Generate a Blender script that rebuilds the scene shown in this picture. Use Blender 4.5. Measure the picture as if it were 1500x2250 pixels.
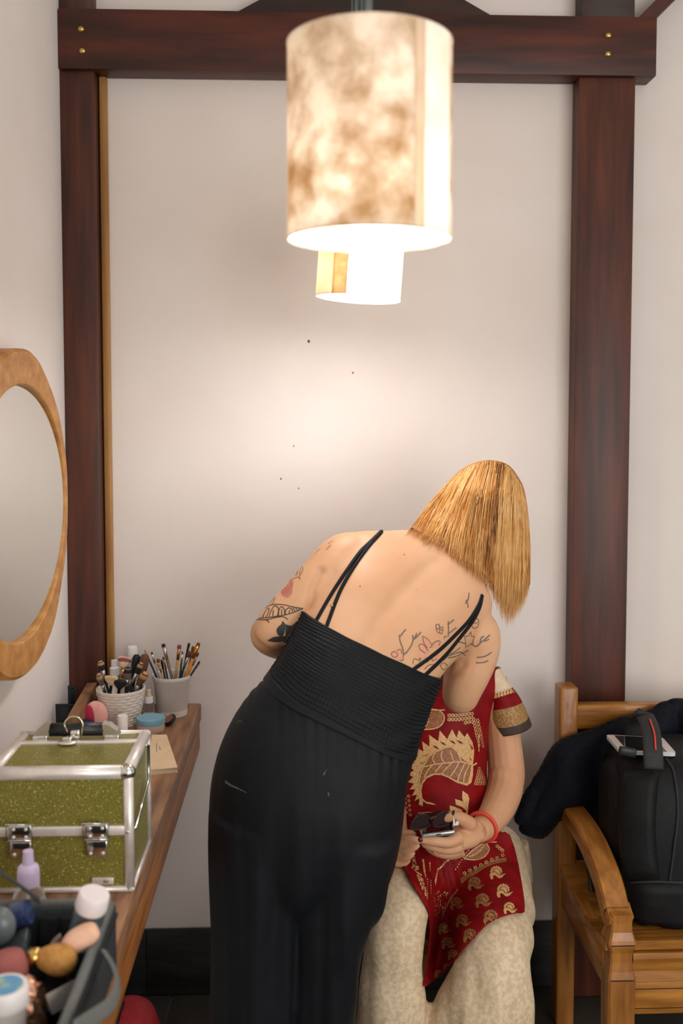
import bpy, bmesh, math, random
import numpy as np
from mathutils import Vector, Matrix, noise
from mathutils.bvhtree import BVHTree
from mathutils.geometry import delaunay_2d_cdt
R = math.radians
random.seed(7)
sc = bpy.context.scene
for o in list(bpy.data.objects): bpy.data.objects.remove(o)

# ------------------------------------------------------------------ camera
FPX, PPX, PPY = 2187.0, 750.0, 1030.0
CAM = Vector((0, 0, 1.55))
cd = bpy.data.cameras.new('camera'); cam = bpy.data.objects.new('camera', cd)
sc.collection.objects.link(cam); sc.camera = cam
cam.location = CAM; cam.rotation_euler = (R(90 - 3.3), 0, R(-2.2))
cd.sensor_fit = 'VERTICAL'; cd.sensor_height = 36; cd.sensor_width = 24
cd.lens = FPX / 2250 * 36; cd.shift_y = (PPY - 1125) / 2250
cd.clip_start = 0.05
cd.dof.use_dof = True; cd.dof.focus_distance = 2.2; cd.dof.aperture_fstop = 3.2
RM = cam.rotation_euler.to_matrix()

# ------------------------------------------------------------------ world, lights, exposure
w = bpy.data.worlds.new('world'); sc.world = w; w.use_nodes = True
w.node_tree.nodes['Background'].inputs[0].default_value = (1.0, 0.93, 0.84, 1)
w.node_tree.nodes['Background'].inputs[1].default_value = 0.44
def area(name, loc, target, sx, sy, power, col):
    d = bpy.data.lights.new(name, 'AREA'); d.shape = 'RECTANGLE'; d.size = sx; d.size_y = sy
    d.energy = power; d.color = col
    o = bpy.data.objects.new(name, d); sc.collection.objects.link(o); o.location = loc
    o.rotation_euler = (Vector(target) - Vector(loc)).to_track_quat('-Z', 'Y').to_euler()
area('window_daylight', (1.9, -1.2, 1.35), (0.0, 2.4, 0.8), 2.3, 2.0, 54, (1.0, 0.97, 0.95))
sc.view_settings.view_transform = 'Standard'; sc.view_settings.look = 'None'
sc.view_settings.gamma = 1; sc.view_settings.exposure = 0.30
sc.view_settings.use_curve_mapping = False

# ------------------------------------------------------------------ helpers
def ray(px, py):
    return RM @ Vector(((px - PPX) / FPX, -(py - PPY) / FPX, -1))
def W(px, py, Y):
    d = ray(px, py); return CAM + d * (Y / d.y)
def WZ(px, py, z):
    d = ray(px, py); return CAM + d * ((z - CAM.z) / d.z)
def lin(c):
    return tuple(((v / 255) / 12.92 if v / 255 <= .04045 else ((v / 255 + .055) / 1.055) ** 2.4) for v in c) + (1,)
MATS = {}
def mat(name, c1, c2=None, rough=.6, metal=0, scale=20, stretch=(1, 1, 1), bump=0, bscale=None, spec=.5,
        trans=0, ior=1.45, lo=.35, hi=.65, detail=4, sheen=0, sss=0, coat=0, alpha=1):
    if name in MATS: return MATS[name]
    m = bpy.data.materials.new(name); m.use_nodes = True; nt = m.node_tree; N = nt.nodes; L = nt.links
    b = N['Principled BSDF']
    b.inputs['Roughness'].default_value = rough; b.inputs['Metallic'].default_value = metal
    b.inputs['Specular IOR Level'].default_value = spec
    b.inputs['Transmission Weight'].default_value = trans; b.inputs['IOR'].default_value = ior
    b.inputs['Coat Weight'].default_value = coat
    b.inputs['Alpha'].default_value = alpha
    if sheen:
        b.inputs['Sheen Weight'].default_value = sheen; b.inputs['Sheen Roughness'].default_value = .4
    if sss:
        b.inputs['Subsurface Weight'].default_value = sss; b.inputs['Subsurface Radius'].default_value = (.012, .005, .003)
        b.inputs['Subsurface Scale'].default_value = 1
    tc = N.new('ShaderNodeTexCoord'); mp = N.new('ShaderNodeMapping'); mp.inputs['Scale'].default_value = stretch
    L.new(tc.outputs['Object'], mp.inputs[0])
    nz = N.new('ShaderNodeTexNoise'); nz.inputs['Scale'].default_value = scale; nz.inputs['Detail'].default_value = detail
    L.new(mp.outputs[0], nz.inputs['Vector'])
    rp = N.new('ShaderNodeValToRGB'); rp.color_ramp.elements[0].position = lo; rp.color_ramp.elements[1].position = hi
    rp.color_ramp.elements[0].color = lin(c1); rp.color_ramp.elements[1].color = lin(c2 or c1)
    L.new(nz.outputs['Fac'], rp.inputs[0]); L.new(rp.outputs[0], b.inputs['Base Color'])
    if bump:
        n2 = N.new('ShaderNodeTexNoise'); n2.inputs['Scale'].default_value = bscale or scale; n2.inputs['Detail'].default_value = 5
        L.new(mp.outputs[0], n2.inputs['Vector'])
        bp = N.new('ShaderNodeBump'); bp.inputs['Strength'].default_value = bump; bp.inputs['Distance'].default_value = .004
        L.new(n2.outputs['Fac'], bp.inputs['Height']); L.new(bp.outputs[0], b.inputs['Normal'])
    MATS[name] = m; return m

def link(o, parent=None):
    sc.collection.objects.link(o)
    if parent is not None:
        o.parent = parent
        if parent.type == 'EMPTY': o.matrix_parent_inverse = Matrix.Translation(-parent.location)
    return o
def mk(name, verts, faces, m, parent=None, smooth=True, idx=None):
    me = bpy.data.meshes.new(name)
    me.from_pydata([tuple(v) for v in verts], [], faces)
    for q in (m if isinstance(m, list) else [m]): me.materials.append(q)
    if idx is not None: me.polygons.foreach_set('material_index', idx)
    me.polygons.foreach_set('use_smooth', [smooth] * len(me.polygons))
    bm = bmesh.new(); bm.from_mesh(me); bmesh.ops.recalc_face_normals(bm, faces=bm.faces); bm.to_mesh(me); bm.free()
    me.update()
    return link(bpy.data.objects.new(name, me), parent)
def tag(o, label=None, cat=None, group=None, kind=None):
    if label: o['label'] = label
    if cat: o['category'] = cat
    if group: o['group'] = group
    if kind: o['kind'] = kind
    return o
def thing(name, label, cat, loc, group=None):
    o = bpy.data.objects.new(name, None); o.location = Vector(loc); o.empty_display_size = .05
    sc.collection.objects.link(o); return tag(o, label, cat, group)
class G:                                            # geometry collector
    def __init__(s): s.v = []; s.f = []; s.i = []
    def add(s, v, f, i=0):
        n = len(s.v); s.v += [Vector(p) for p in v]; s.f += [tuple(a + n for a in q) for q in f]; s.i += [i] * len(f); return s
    def build(s, name, m, parent=None, smooth=True): return mk(name, s.v, s.f, m, parent, smooth, s.i)
def box_geo(lo, hi, bev=0.0, M=None, seg=2):
    bm = bmesh.new(); bmesh.ops.create_cube(bm, size=1)
    lo = Vector(lo); hi = Vector(hi)
    for v in bm.verts: v.co = Vector([(lo[k] + hi[k]) / 2 + v.co[k] * (hi[k] - lo[k]) for k in range(3)])
    if bev: bmesh.ops.bevel(bm, geom=bm.edges[:], offset=bev, segments=seg, profile=.5, affect='EDGES')
    if M is not None: bmesh.ops.transform(bm, matrix=M, verts=bm.verts)
    bm.verts.index_update()
    r = ([v.co.copy() for v in bm.verts], [tuple(v.index for v in f.verts) for f in bm.faces]); bm.free(); return r
def box(name, lo, hi, m, parent=None, bev=.003, M=None):
    o = mk(name, *box_geo(lo, hi, bev, M), m, parent, True)
    return shade(o)
def shade(o, ang=40):
    me = o.data; bm = bmesh.new(); bm.from_mesh(me)
    for e in bm.edges:
        if len(e.link_faces) == 2 and e.calc_face_angle(0) > R(ang): e.smooth = False
    bm.to_mesh(me); bm.free(); return o
def rings_geo(rings, cap=True, closed=True):
    n = len(rings[0]); v = [p for r in rings for p in r]; f = []
    for a in range(len(rings) - 1):
        for k in range(n if closed else n - 1):
            j = (k + 1) % n; f.append((a * n + k, a * n + j, (a + 1) * n + j, (a + 1) * n + k))
    if cap and closed:
        f.append(tuple(range(n))[::-1]); f.append(tuple((len(rings) - 1) * n + k for k in range(n)))
    return v, f
def catmull(pts, n):
    P = [np.array(p, float) for p in pts]; P = [2 * P[0] - P[1]] + P + [2 * P[-1] - P[-2]]; out = []
    for k in range(1, len(P) - 2):
        for s in range(n):
            t = s / n; a, b, c, d = P[k - 1:k + 3]
            out.append(.5 * ((2 * b) + (-a + c) * t + (2 * a - 5 * b + 4 * c - d) * t * t + (-a + 3 * b - 3 * c + d) * t ** 3))
    out.append(P[-2]); return out
def tube_geo(path, rad, seg=10, n=0, flat=None, cap=True):
    """tube along 3D points; rad number or list; flat=(up vector, ratio) squashes the section"""
    if not hasattr(rad, '__len__'): rad = [rad] * len(path)
    q = [list(p) + [r] for p, r in zip(path, rad)]
    if n and len(q) > 2: q = catmull(q, n)
    P = [Vector(a[:3]) for a in q]; rr = [a[3] for a in q]
    rings = []; up = None
    for k, p in enumerate(P):
        t = (P[min(k + 1, len(P) - 1)] - P[max(k - 1, 0)]).normalized()
        if up is None:
            up = Vector((0, 0, 1)) if abs(t.z) < .9 else Vector((1, 0, 0))
            if flat: up = Vector(flat[0])
        if flat: up = Vector(flat[0])
        s = t.cross(up).normalized(); u = s.cross(t).normalized(); up = u
        fr = flat[1] if flat else 1
        rings.append([p + s * (math.cos(a) * rr[k]) + u * (math.sin(a) * rr[k] * fr) for a in [2 * math.pi * j / seg for j in range(seg)]])
    return rings_geo(rings, cap)
def tube(name, path, rad, m, parent=None, seg=10, n=0, flat=None):
    return mk(name, *tube_geo(path, rad, seg, n, flat), m, parent)
def lathe_geo(prof, c, seg=32, M=None):
    c = Vector(c); rings = []
    for r, z in prof:
        rings.append([Vector((math.cos(2 * math.pi * k / seg) * r, math.sin(2 * math.pi * k / seg) * r, z)) for k in range(seg)])
    v, f = rings_geo(rings)
    v = [(M @ p if M is not None else p) + c for p in v]; return v, f
def lathe(name, prof, c, m, parent=None, seg=32, M=None):
    return shade(mk(name, *lathe_geo(prof, c, seg, M), m, parent), 50)
def ell_geo(c, r, M=None, seg=20, rg=12):
    rings = []
    for a in range(1, rg):
        t = math.pi * a / rg
        rings.append([Vector((math.sin(t) * math.cos(2 * math.pi * k / seg) * r[0], math.sin(t) * math.sin(2 * math.pi * k / seg) * r[1], math.cos(t) * r[2])) for k in range(seg)])
    v, f = rings_geo(rings); return [(M @ p if M is not None else p) + Vector(c) for p in v], f
def prism_geo(poly, axis, a, b):
    """poly of 2D points extruded along axis (0 x,1 y,2 z)"""
    def P(p, h):
        q = list(p); q.insert(axis, h); return Vector(q)
    n = len(poly); v = [P(p, a) for p in poly] + [P(p, b) for p in poly]
    f = [tuple(range(n))[::-1], tuple(range(n, 2 * n))] + [(k, (k + 1) % n, n + (k + 1) % n, n + k) for k in range(n)]
    return v, f
def station_rings(st, n=6, seg=48, ex=2.2):
    """st rows: lx,ly,rx,ry,Yl,Yr,hd in photo pixels / metres"""
    rows = catmull(st, n) if n else [np.array(s, float) for s in st]
    LR = [(W(r[0], r[1], r[4]), W(r[2], r[3], r[5]), r[6]) for r in rows]
    C = [(a + b) / 2 for a, b, h in LR]; out = []
    for k, (a, b, h) in enumerate(LR):
        t = (C[min(k + 1, len(C) - 1)] - C[max(k - 1, 0)]).normalized(); half = (b - a) / 2
        d = half.cross(t).normalized()
        if d.y > 0: d = -d
        ring = []
        for j in range(seg):
            th = 2 * math.pi * j / seg; cx, sx = math.cos(th), math.sin(th)
            ring.append(C[k] + half * (math.copysign(abs(cx) ** (2 / ex), cx)) + d * (h * math.copysign(abs(sx) ** (2 / ex), sx)))
        out.append(ring)
    return out
def loft_geo(st, n=6, seg=48, ex=2.2, cap=True): return rings_geo(station_rings(st, n, seg, ex), cap)
def fuse(geo, voxel=.005, it=6, fac=.5):
    g = G()
    for v, f in geo: g.add(v, f)
    o = mk('tmp', g.v, g.f, [mat('plain', (128, 128, 128))])
    md = o.modifiers.new('r', 'REMESH'); md.mode = 'VOXEL'; md.voxel_size = voxel; md.use_smooth_shade = True
    if it:
        ms = o.modifiers.new('s', 'SMOOTH'); ms.factor = fac; ms.iterations = it
    dg = bpy.context.evaluated_depsgraph_get(); ev = o.evaluated_get(dg); me = ev.to_mesh()
    v = [p.co.copy() for p in me.vertices]; f = [tuple(p.vertices) for p in me.polygons]
    ev.to_mesh_clear(); bpy.data.objects.remove(o); return v, f
def bvh(v, f): return BVHTree.FromPolygons([tuple(p) for p in v], f)
def cast(px, py, T):
    d = ray(px, py).normalized(); h = T.ray_cast(CAM, d)
    if h[0] is None: return None, None
    n = h[1]; n = n if n.dot(d) < 0 else -n
    return h[0], n
def decal_geo(poly, T, off=.0008, step=6):
    xs = [p[0] for p in poly]; ys = [p[1] for p in poly]; n = len(poly)
    pts = [Vector(p) for p in poly]
    def inside(x, y):
        c = False; j = n - 1
        for i in range(n):
            if (poly[i][1] > y) != (poly[j][1] > y) and x < (poly[j][0] - poly[i][0]) * (y - poly[i][1]) / (poly[j][1] - poly[i][1]) + poly[i][0]: c = not c
            j = i
        return c
    y = min(ys) + step / 2
    while y < max(ys):
        x = min(xs) + step / 2
        while x < max(xs):
            if inside(x, y): pts.append(Vector((x, y)))
            x += step
        y += step
    r = delaunay_2d_cdt(pts, [(k, (k + 1) % n) for k in range(n)], [], 1, 1e-4)
    P2, F2 = r[0], r[2]; V = []
    for p in P2:
        h, nn = cast(p.x, p.y, T); V.append(None if h is None else h + nn * off)
    f = [t for t in F2 if all(V[k] is not None for k in t) and inside(*(sum((P2[k] for k in t), Vector((0, 0))) / len(t)))]
    f = [t for t in f if max((V[t[a]] - V[t[a - 1]]).length for a in range(len(t))) < .03]
    us = sorted({k for t in f for k in t}); mp = {k: i for i, k in enumerate(us)}
    return [V[k] for k in us], [tuple(mp[k] for k in t) for t in f]
def resample(pl, step):
    out = [Vector(pl[0][:2])]
    for a, b in zip(pl, pl[1:]):
        a = Vector(a[:2]); b = Vector(b[:2]); k = max(1, int((b - a).length / step))
        out += [a.lerp(b, j / k) for j in range(1, k + 1)]
    return out
def smooth_pl(pl, n=5): return [tuple(p) for p in catmull(pl, n)] if len(pl) > 2 else pl
def ribbon_geo(pl, wd, T, off=.001, step=4, th=0.0, taper=False):
    P = [cast(p.x, p.y, T) for p in resample(pl, step)]; P = [(a, n) for a, n in P if a is not None]
    v = []; f = []
    if len(P) < 2: return v, f
    for k, (a, n) in enumerate(P):
        t = (P[min(k + 1, len(P) - 1)][0] - P[max(k - 1, 0)][0]).normalized(); s = n.cross(t).normalized()
        ww = wd * (1 - .8 * k / (len(P) - 1)) if taper else wd
        if th: v += [a + n * off - s * ww / 2, a + n * (off + th) - s * ww / 2.6, a + n * (off + th) + s * ww / 2.6, a + n * off + s * ww / 2]
        else: v += [a + n * off - s * ww / 2, a + n * off + s * ww / 2]
    m = 4 if th else 2
    for k in range(len(P) - 1):
        if (P[k + 1][0] - P[k][0]).length > .04: continue
        for j in range(m - 1): f.append((k * m + j, k * m + j + 1, (k + 1) * m + j + 1, (k + 1) * m + j))
    return v, f
def Z(x0, y0, s): return lambda *pts: [(x0 + a / s, y0 + b / s) for a, b in pts]

# ------------------------------------------------------------------ materials
M_WALL = mat('wall_paint', (224, 215, 208), (229, 221, 215), .75, scale=3, bump=.05, bscale=30)
M_WALL2 = mat('left_wall_paint', (233, 227, 222), (238, 233, 229), .7, scale=3, bump=.08, bscale=18)
def wood(name, c1, c2, stretch, rough=.45, scale=9, bump=.08, coat=0): return mat(name, c1, c2, rough, scale=scale, stretch=stretch, bump=bump, lo=.3, hi=.72, detail=7, coat=coat)
M_BEAM = wood('dark_beam_wood_across', (40, 20, 15), (92, 42, 27), (.35, 3, 3))
M_POST = wood('dark_post_wood_upright', (54, 28, 20), (94, 47, 30), (4, 4, .35))
M_BATTEN = wood('golden_batten_wood', (142, 98, 48), (186, 138, 78), (5, 5, .4))
M_BRACE = wood('dark_brown_brace_wood', (36, 22, 17), (62, 36, 26), (.5, 3, 3))  # timbers above the beam are a darker brown wood
M_COUNTER = wood('counter_wood', (100, 66, 46), (164, 120, 86), (6, .7, 6), .5)
M_COUNTERF = wood('counter_edge_wood', (124, 74, 34), (178, 112, 54), (6, .7, 6), .45)
M_BENCH = wood('honey_bench_wood_across', (134, 82, 28), (194, 134, 58), (.6, 5, 5), .35, coat=.2)
M_BENCHV = wood('honey_bench_wood_upright', (128, 78, 30), (184, 124, 56), (5, 5, .6), .35, coat=.2)
M_BENCHD = wood('honey_bench_wood_depth', (132, 80, 30), (190, 130, 58), (5, .6, 5), .35, coat=.2)
M_MIRW = wood('mirror_frame_wood', (158, 104, 46), (200, 146, 80), (3, 2, 3), .5, 12)
M_BRASS = mat('brass', (210, 180, 110), rough=.3, metal=1)
M_CHROME = mat('chrome', (215, 213, 208), rough=.12, metal=1)
M_ALU = mat('brushed_aluminium', (222, 214, 206), (232, 226, 220), .38, .55, scale=60)
M_BLK = mat('black_plastic', (20, 23, 25), (28, 31, 33), .4, scale=40)
M_WHT = mat('white_plastic', (232, 228, 224), (238, 234, 230), .4, scale=20)
M_GLASS = mat('clear_plastic', (235, 238, 238), rough=.06, trans=.95, ior=1.3)
M_SLATE = mat('slate_tile', (30, 31, 29), (52, 50, 46), .55, scale=7, stretch=(1, 1, 3), bump=.3, bscale=25)
M_SLATEF = mat('slate_floor_tile', (44, 43, 38), (66, 62, 54), .5, scale=5, bump=.25, bscale=20)
M_GROUT = mat('grout', (84, 78, 70), (98, 92, 84), .9, scale=30)
M_SKIN = mat('skin', (210, 161, 122), (220, 174, 138), .5, scale=7, bump=.03, bscale=160, sss=.12, spec=.35)
M_SKIN2 = mat('tan_skin', (204, 152, 114), (214, 164, 128), .5, scale=8, bump=.04, bscale=160, sss=.1, spec=.35)

# ------------------------------------------------------------------ setting
YB, XL, HC = 2.66, -.615, 3.15
FZ = W(600, 2176, YB).z                              # floor level
tag(mk('wall_back', *box_geo((XL - .1, YB, FZ), (3.2, YB + .1, HC)), M_WALL, smooth=False), 'off white plastered back wall', kind='structure')
tag(mk('wall_left', *box_geo((XL - .1, -1.6, FZ), (XL, YB, HC)), M_WALL2, smooth=False), 'white plastered side wall carrying the mirror', kind='structure')
tag(mk('ceiling', *box_geo((XL - .1, -1.6, HC), (3.2, YB + .1, HC + .08)), M_WALL2, smooth=False), 'plain white ceiling above the lamps', kind='structure')
fl = tag(mk('floor', *box_geo((XL - .1, -1.6, FZ - .06), (3.2, YB + .1, FZ - .006)), M_GROUT, smooth=False), 'dark slate tiled floor', kind='structure')
tx = [W(378, 2205, YB).x + .40 * k for k in range(-2, 6)]
ty = [YB - .40 * k for k in range(4)]
for a, b in zip(tx, tx[1:]):
    for d, c in zip(ty, ty[1:]):
        lo = max(a, XL) + .002
        if b - lo > .03: box('tile', (lo, c + .002, FZ - .006), (b - .002, d - .002, FZ), M_SLATEF, fl, .001)
bbz = W(500, 2034, YB).z
bb = tag(mk('baseboard_back', *box_geo((XL, YB - .006, FZ), (3.2, YB, bbz - .004)), M_GROUT, smooth=False), 'row of dark slate tiles along the foot of the wall', kind='structure')
x0 = W(323, 2100, YB).x; jx = [XL] + [x0 + .45 * k for k in range(0, 8)]
for a, b in zip(jx, jx[1:]): box('tile', (a + .0015, YB - .014, FZ + .003), (b - .0015, YB - .006, bbz), M_SLATE, bb, .001)

# beam, posts and braces of the timber frame
YF = YB - .075
bz1, bz0 = W(800, 27, YF).z, W(800, 159, YF).z
bxr = W(1443, 100, YF).x
beam = tag(box('trim_1', (XL + .001, YF, bz0), (bxr, YB, bz1), M_BEAM, None, .004), 'long dark red wooden beam across the top of the wall', kind='structure')
for px, py in ((178, 64), (181, 112), (1336, 78), (1335, 119)):
    c = W(px, py, YF); mk('bolt', *ell_geo(c, (.0085, .006, .0075)), M_BRASS, beam)
YP = YB - .062
lpx = W(217, 900, YP).x; rp0, rp1 = W(1262, 900, YP).x, W(1384, 900, YP).x
tag(box('trim_2', (XL + .001, YP, FZ), (lpx, YB, bz0), M_POST, None, .003), 'dark red wooden post in the corner behind the counter', kind='structure')
tag(box('trim_3', (rp0, YP, FZ), (rp1, YB, bz0), M_POST, None, .003), 'dark red wooden post behind the bench', kind='structure')
tag(box('trim_4', (lpx + .003, YB - .02, .12), (W(246, 900, YB).x, YB, bz0), M_BATTEN, None, .003), 'thin golden wooden batten beside the corner post', kind='structure')
e0, e1 = W(518, 26, YB - .05).x, W(1082, 26, YB - .05).x
tag(mk('trim_5', *prism_geo([(e0, bz1), (e1, bz1), (e1 - .22, bz1 + .12), (e0 + .22, bz1 + .12)], 1, YB - .06, YB), M_BRACE, smooth=False), 'dark tapering timber resting on the middle of the beam', kind='structure')
tag(box('trim_6', (rp0 + .004, YB - .06, bz1), (rp1 - .004, YB, HC), M_BRACE, None, .003), 'dark post rising above the right of the beam', kind='structure')
tag(box('trim_7', (XL + .001, YB - .06, bz1), (lpx - .004, YB, HC), M_POST, None, .003), 'dark post stub rising above the left end of the beam', kind='structure')
a = W(1400, 26, YP).x
tag(mk('trim_8', *prism_geo([(a, bz1), (bxr, bz1), (bxr + .5, bz1 + .5), (a + .5, bz1 + .5)], 1, YB - .07, YB), M_POST, smooth=False), 'slanting dark rafter leaving the right end of the beam', kind='structure')
M_SPECK = mat('speck', (96, 84, 74))
for k, (px, py, r) in enumerate(((678, 750, 4), (775, 819, 2.5), (617, 1052, 2.5), (656, 1073, 2), (645, 980, 2))):
    c = W(px, py, YB); mk('nail_mark', *ell_geo(c, (r * .0009, .0012, r * .0011)), M_SPECK, bpy.data.objects['wall_back'])

# ------------------------------------------------------------------ lamps
def shade_mat(name, c1, c2, scale):
    m = bpy.data.materials.new(name); m.use_nodes = True; nt = m.node_tree; N = nt.nodes; L = nt.links
    N.remove(N['Principled BSDF']); out = N['Material Output']
    tc = N.new('ShaderNodeTexCoord'); nz = N.new('ShaderNodeTexNoise'); nz.inputs['Scale'].default_value = scale; nz.inputs['Detail'].default_value = 6
    nz.inputs['Roughness'].default_value = .62
    L.new(tc.outputs['Object'], nz.inputs['Vector'])
    rp = N.new('ShaderNodeValToRGB'); rp.color_ramp.elements[0].position = .36; rp.color_ramp.elements[1].position = .6
    rp.color_ramp.elements[0].color = lin(c1); rp.color_ramp.elements[1].color = lin(c2); L.new(nz.outputs['Fac'], rp.inputs[0])
    d = N.new('ShaderNodeBsdfDiffuse'); t = N.new('ShaderNodeBsdfTranslucent'); mx = N.new('ShaderNodeMixShader'); mx.inputs[0].default_value = .30
    L.new(rp.outputs[0], d.inputs[0]); L.new(rp.outputs[0], t.inputs[0]); L.new(d.outputs[0], mx.inputs[1]); L.new(t.outputs[0], mx.inputs[2])
    L.new(mx.outputs[0], out.inputs[0]); return m
M_SH1 = shade_mat('mottled_lamp_paper', (186, 156, 116), (236, 226, 212), 15)
M_SH2 = shade_mat('pale_lamp_paper', (236, 226, 212), (244, 238, 230), 14)
M_SH3 = shade_mat('brown_lamp_paper', (200, 164, 126), (216, 184, 146), 60)
M_SH4 = shade_mat('beige_lamp_paper', (214, 194, 168), (222, 204, 182), 20)
M_BULB = bpy.data.materials.new('lit_bulb'); M_BULB.use_nodes = True
b_ = M_BULB.node_tree.nodes['Principled BSDF']; b_.inputs['Emission Color'].default_value = (1, .96, .92, 1); b_.inputs['Emission Strength'].default_value = 12
def lamp(c, r, h, label, strips, power, tilt=0, rods=((-.02, .003), (.0, .006))):
    """c: centre of the bottom opening; strips: (angle0, angle1, material) degrees, 270 faces the camera"""
    t = thing('pendant_lamp', label, 'lamp', c, 'paper pendant lamps')
    c = Vector(c); TM = Matrix.Rotation(R(tilt), 3, 'Y')
    def P(a, rr, z): return c + TM @ Vector((math.cos(R(a)) * rr, math.sin(R(a)) * rr, z))
    for k, (a0, a1, m) in enumerate(strips):
        n = max(3, int((a1 - a0) / 5)); v = []; f = []
        zz = [0, .004, h * .25, h * .5, h * .75, h - .004, h]
        for j in range(n + 1):
            a = a0 + (a1 - a0) * j / n
            for z in zz: v.append(P(a, r + (.0008 if z in (0, h) else 0), z))
        q = len(zz)
        for j in range(n):
            for i in range(q - 1): f.append((j * q + i, (j + 1) * q + i, (j + 1) * q + i + 1, j * q + i + 1))
        o = mk('shade_panel', v, f, m, t)
        md = o.modifiers.new('thick', 'SOLIDIFY'); md.thickness = .0015; md.offset = 0
    v, f = [], []
    for k in range(48): v += [P(k * 7.5, r, h), P(k * 7.5, .012, h)]
    f = [(2 * k, 2 * ((k + 1) % 48), 2 * ((k + 1) % 48) + 1, 2 * k + 1) for k in range(48)]
    mk('shade_top', v, f, M_SH1, t)
    bp = c + TM @ Vector((0, 0, h * .40))
    mk('bulb', *ell_geo(bp, (.026, .026, .032)), M_BULB, t)
    lathe('socket', [(.001, 0), (.017, 0), (.017, .05), (.001, .05)], bp + Vector((0, 0, .03)), M_BLK, t, 16)
    for dx, rr in rods: tube('rod', [bp + Vector((dx, 0, .06)), Vector((bp.x + dx, bp.y, HC))], rr, mat('lamp_rod', (74, 84, 86), rough=.4, metal=.6), t)
    for nm, pos, en, rad in (('bulb_light', bp - Vector((0, 0, .045)), power, .05), ('bulb_light_up', bp + Vector((0, 0, .1)), power * .25, .03)):
        d = bpy.data.lights.new(nm, 'POINT'); d.energy = en; d.shadow_soft_size = rad; d.color = (.97, .97, 1.0)
        o = bpy.data.objects.new(nm, d); link(o, t); o.location = pos
    return t
lamp(W(811, 528, 1.22), .0985, .232, 'large mottled cream paper lamp hanging nearest the camera', [(-22, 297, M_SH1), (297, 305, M_SH4), (305, 338, M_SH2)], 3.4, rods=((-.016, .0022), (-.002, .0055)))
lamp(W(786, 657, 2.20), .0925, .235, 'smaller looking pale paper lamp with brown stripe hanging near the wall', [(230, 251, M_SH3), (-109, 175, M_SH2), (175, 230, M_SH4)], 8.0, tilt=4)

# ------------------------------------------------------------------ mirror on the left wall
XM = XL + .062
def mir(px, py): d = ray(px, py); return CAM + d * ((XM - CAM.x) / d.x)
mt = mir(42, 752); mb = mir(30, 1525); mr = mir(150, 1085)
cy, cz = mt.y + .03, (mt.z + mb.z) / 2 - .0; ay, bz_ = mr.y - cy, (mt.z - mb.z) / 2 - .01
mirror = thing('wall_mirror', 'oval mirror in a golden brown wooden frame on the left wall', 'mirror', (XL, cy, cz))
NS = 96; rings = []
def er(k, fa, x, wob=0):
    t = 2 * math.pi * k / NS; d = 1 + wob * noise.noise(Vector((math.cos(t) * 2, math.sin(t) * 2, 3)))
    return Vector((x, cy + math.cos(t) * (ay + fa * (.42 if fa < -.01 else 1)) * d, cz + math.sin(t) * (bz_ + fa) * d))
for fa, x, wb in ((-.072, XL + .002, 0), (-.072, XM - .003, 0), (-.069, XM, 0), (-.006, XM, .03), (0, XM - .006, .03), (0, XL + .001, .03)):
    rings.append([er(k, fa, x, wb) for k in range(NS)])
v, f = rings_geo(rings, cap=False); n = len(rings) - 1
f += [(n * NS + k, n * NS + (k + 1) % NS, (k + 1) % NS, k) for k in range(NS)]
shade(mk('frame', v, f, M_MIRW, mirror), 35)
mk('mirror_glass', [(lambda p: Vector((XM - .014 + (p.y - cy) * math.tan(R(2.0)), p.y, p.z)))(er(k, -.070, XM)) for k in range(NS)], [tuple(range(NS))], mat('silvered_glass', (226, 228, 224), rough=.02, metal=1), mirror, False)

# ------------------------------------------------------------------ counter
CZ = .764; CX = -.277
ct = thing('vanity_counter', 'worn brown wooden counter along the left wall', 'counter', (XL, 1.7, CZ))
mk('top_board', *box_geo((XL + .002, .62, CZ - .045), (CX, YB - .001, CZ), .004), M_COUNTER, ct)
mk('front_edge_board', *box_geo((CX - .03, .62, CZ - .125), (CX - .004, YB - .001, CZ - .045), .003), M_COUNTERF, ct)
for y in (.9, 1.9): mk('bracket', *prism_geo([(XL + .002, CZ - .045), (CX - .05, CZ - .045), (CX - .05, CZ - .09), (XL + .002, CZ - .32)], 1, y, y + .03), M_COUNTERF, ct, False)

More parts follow.
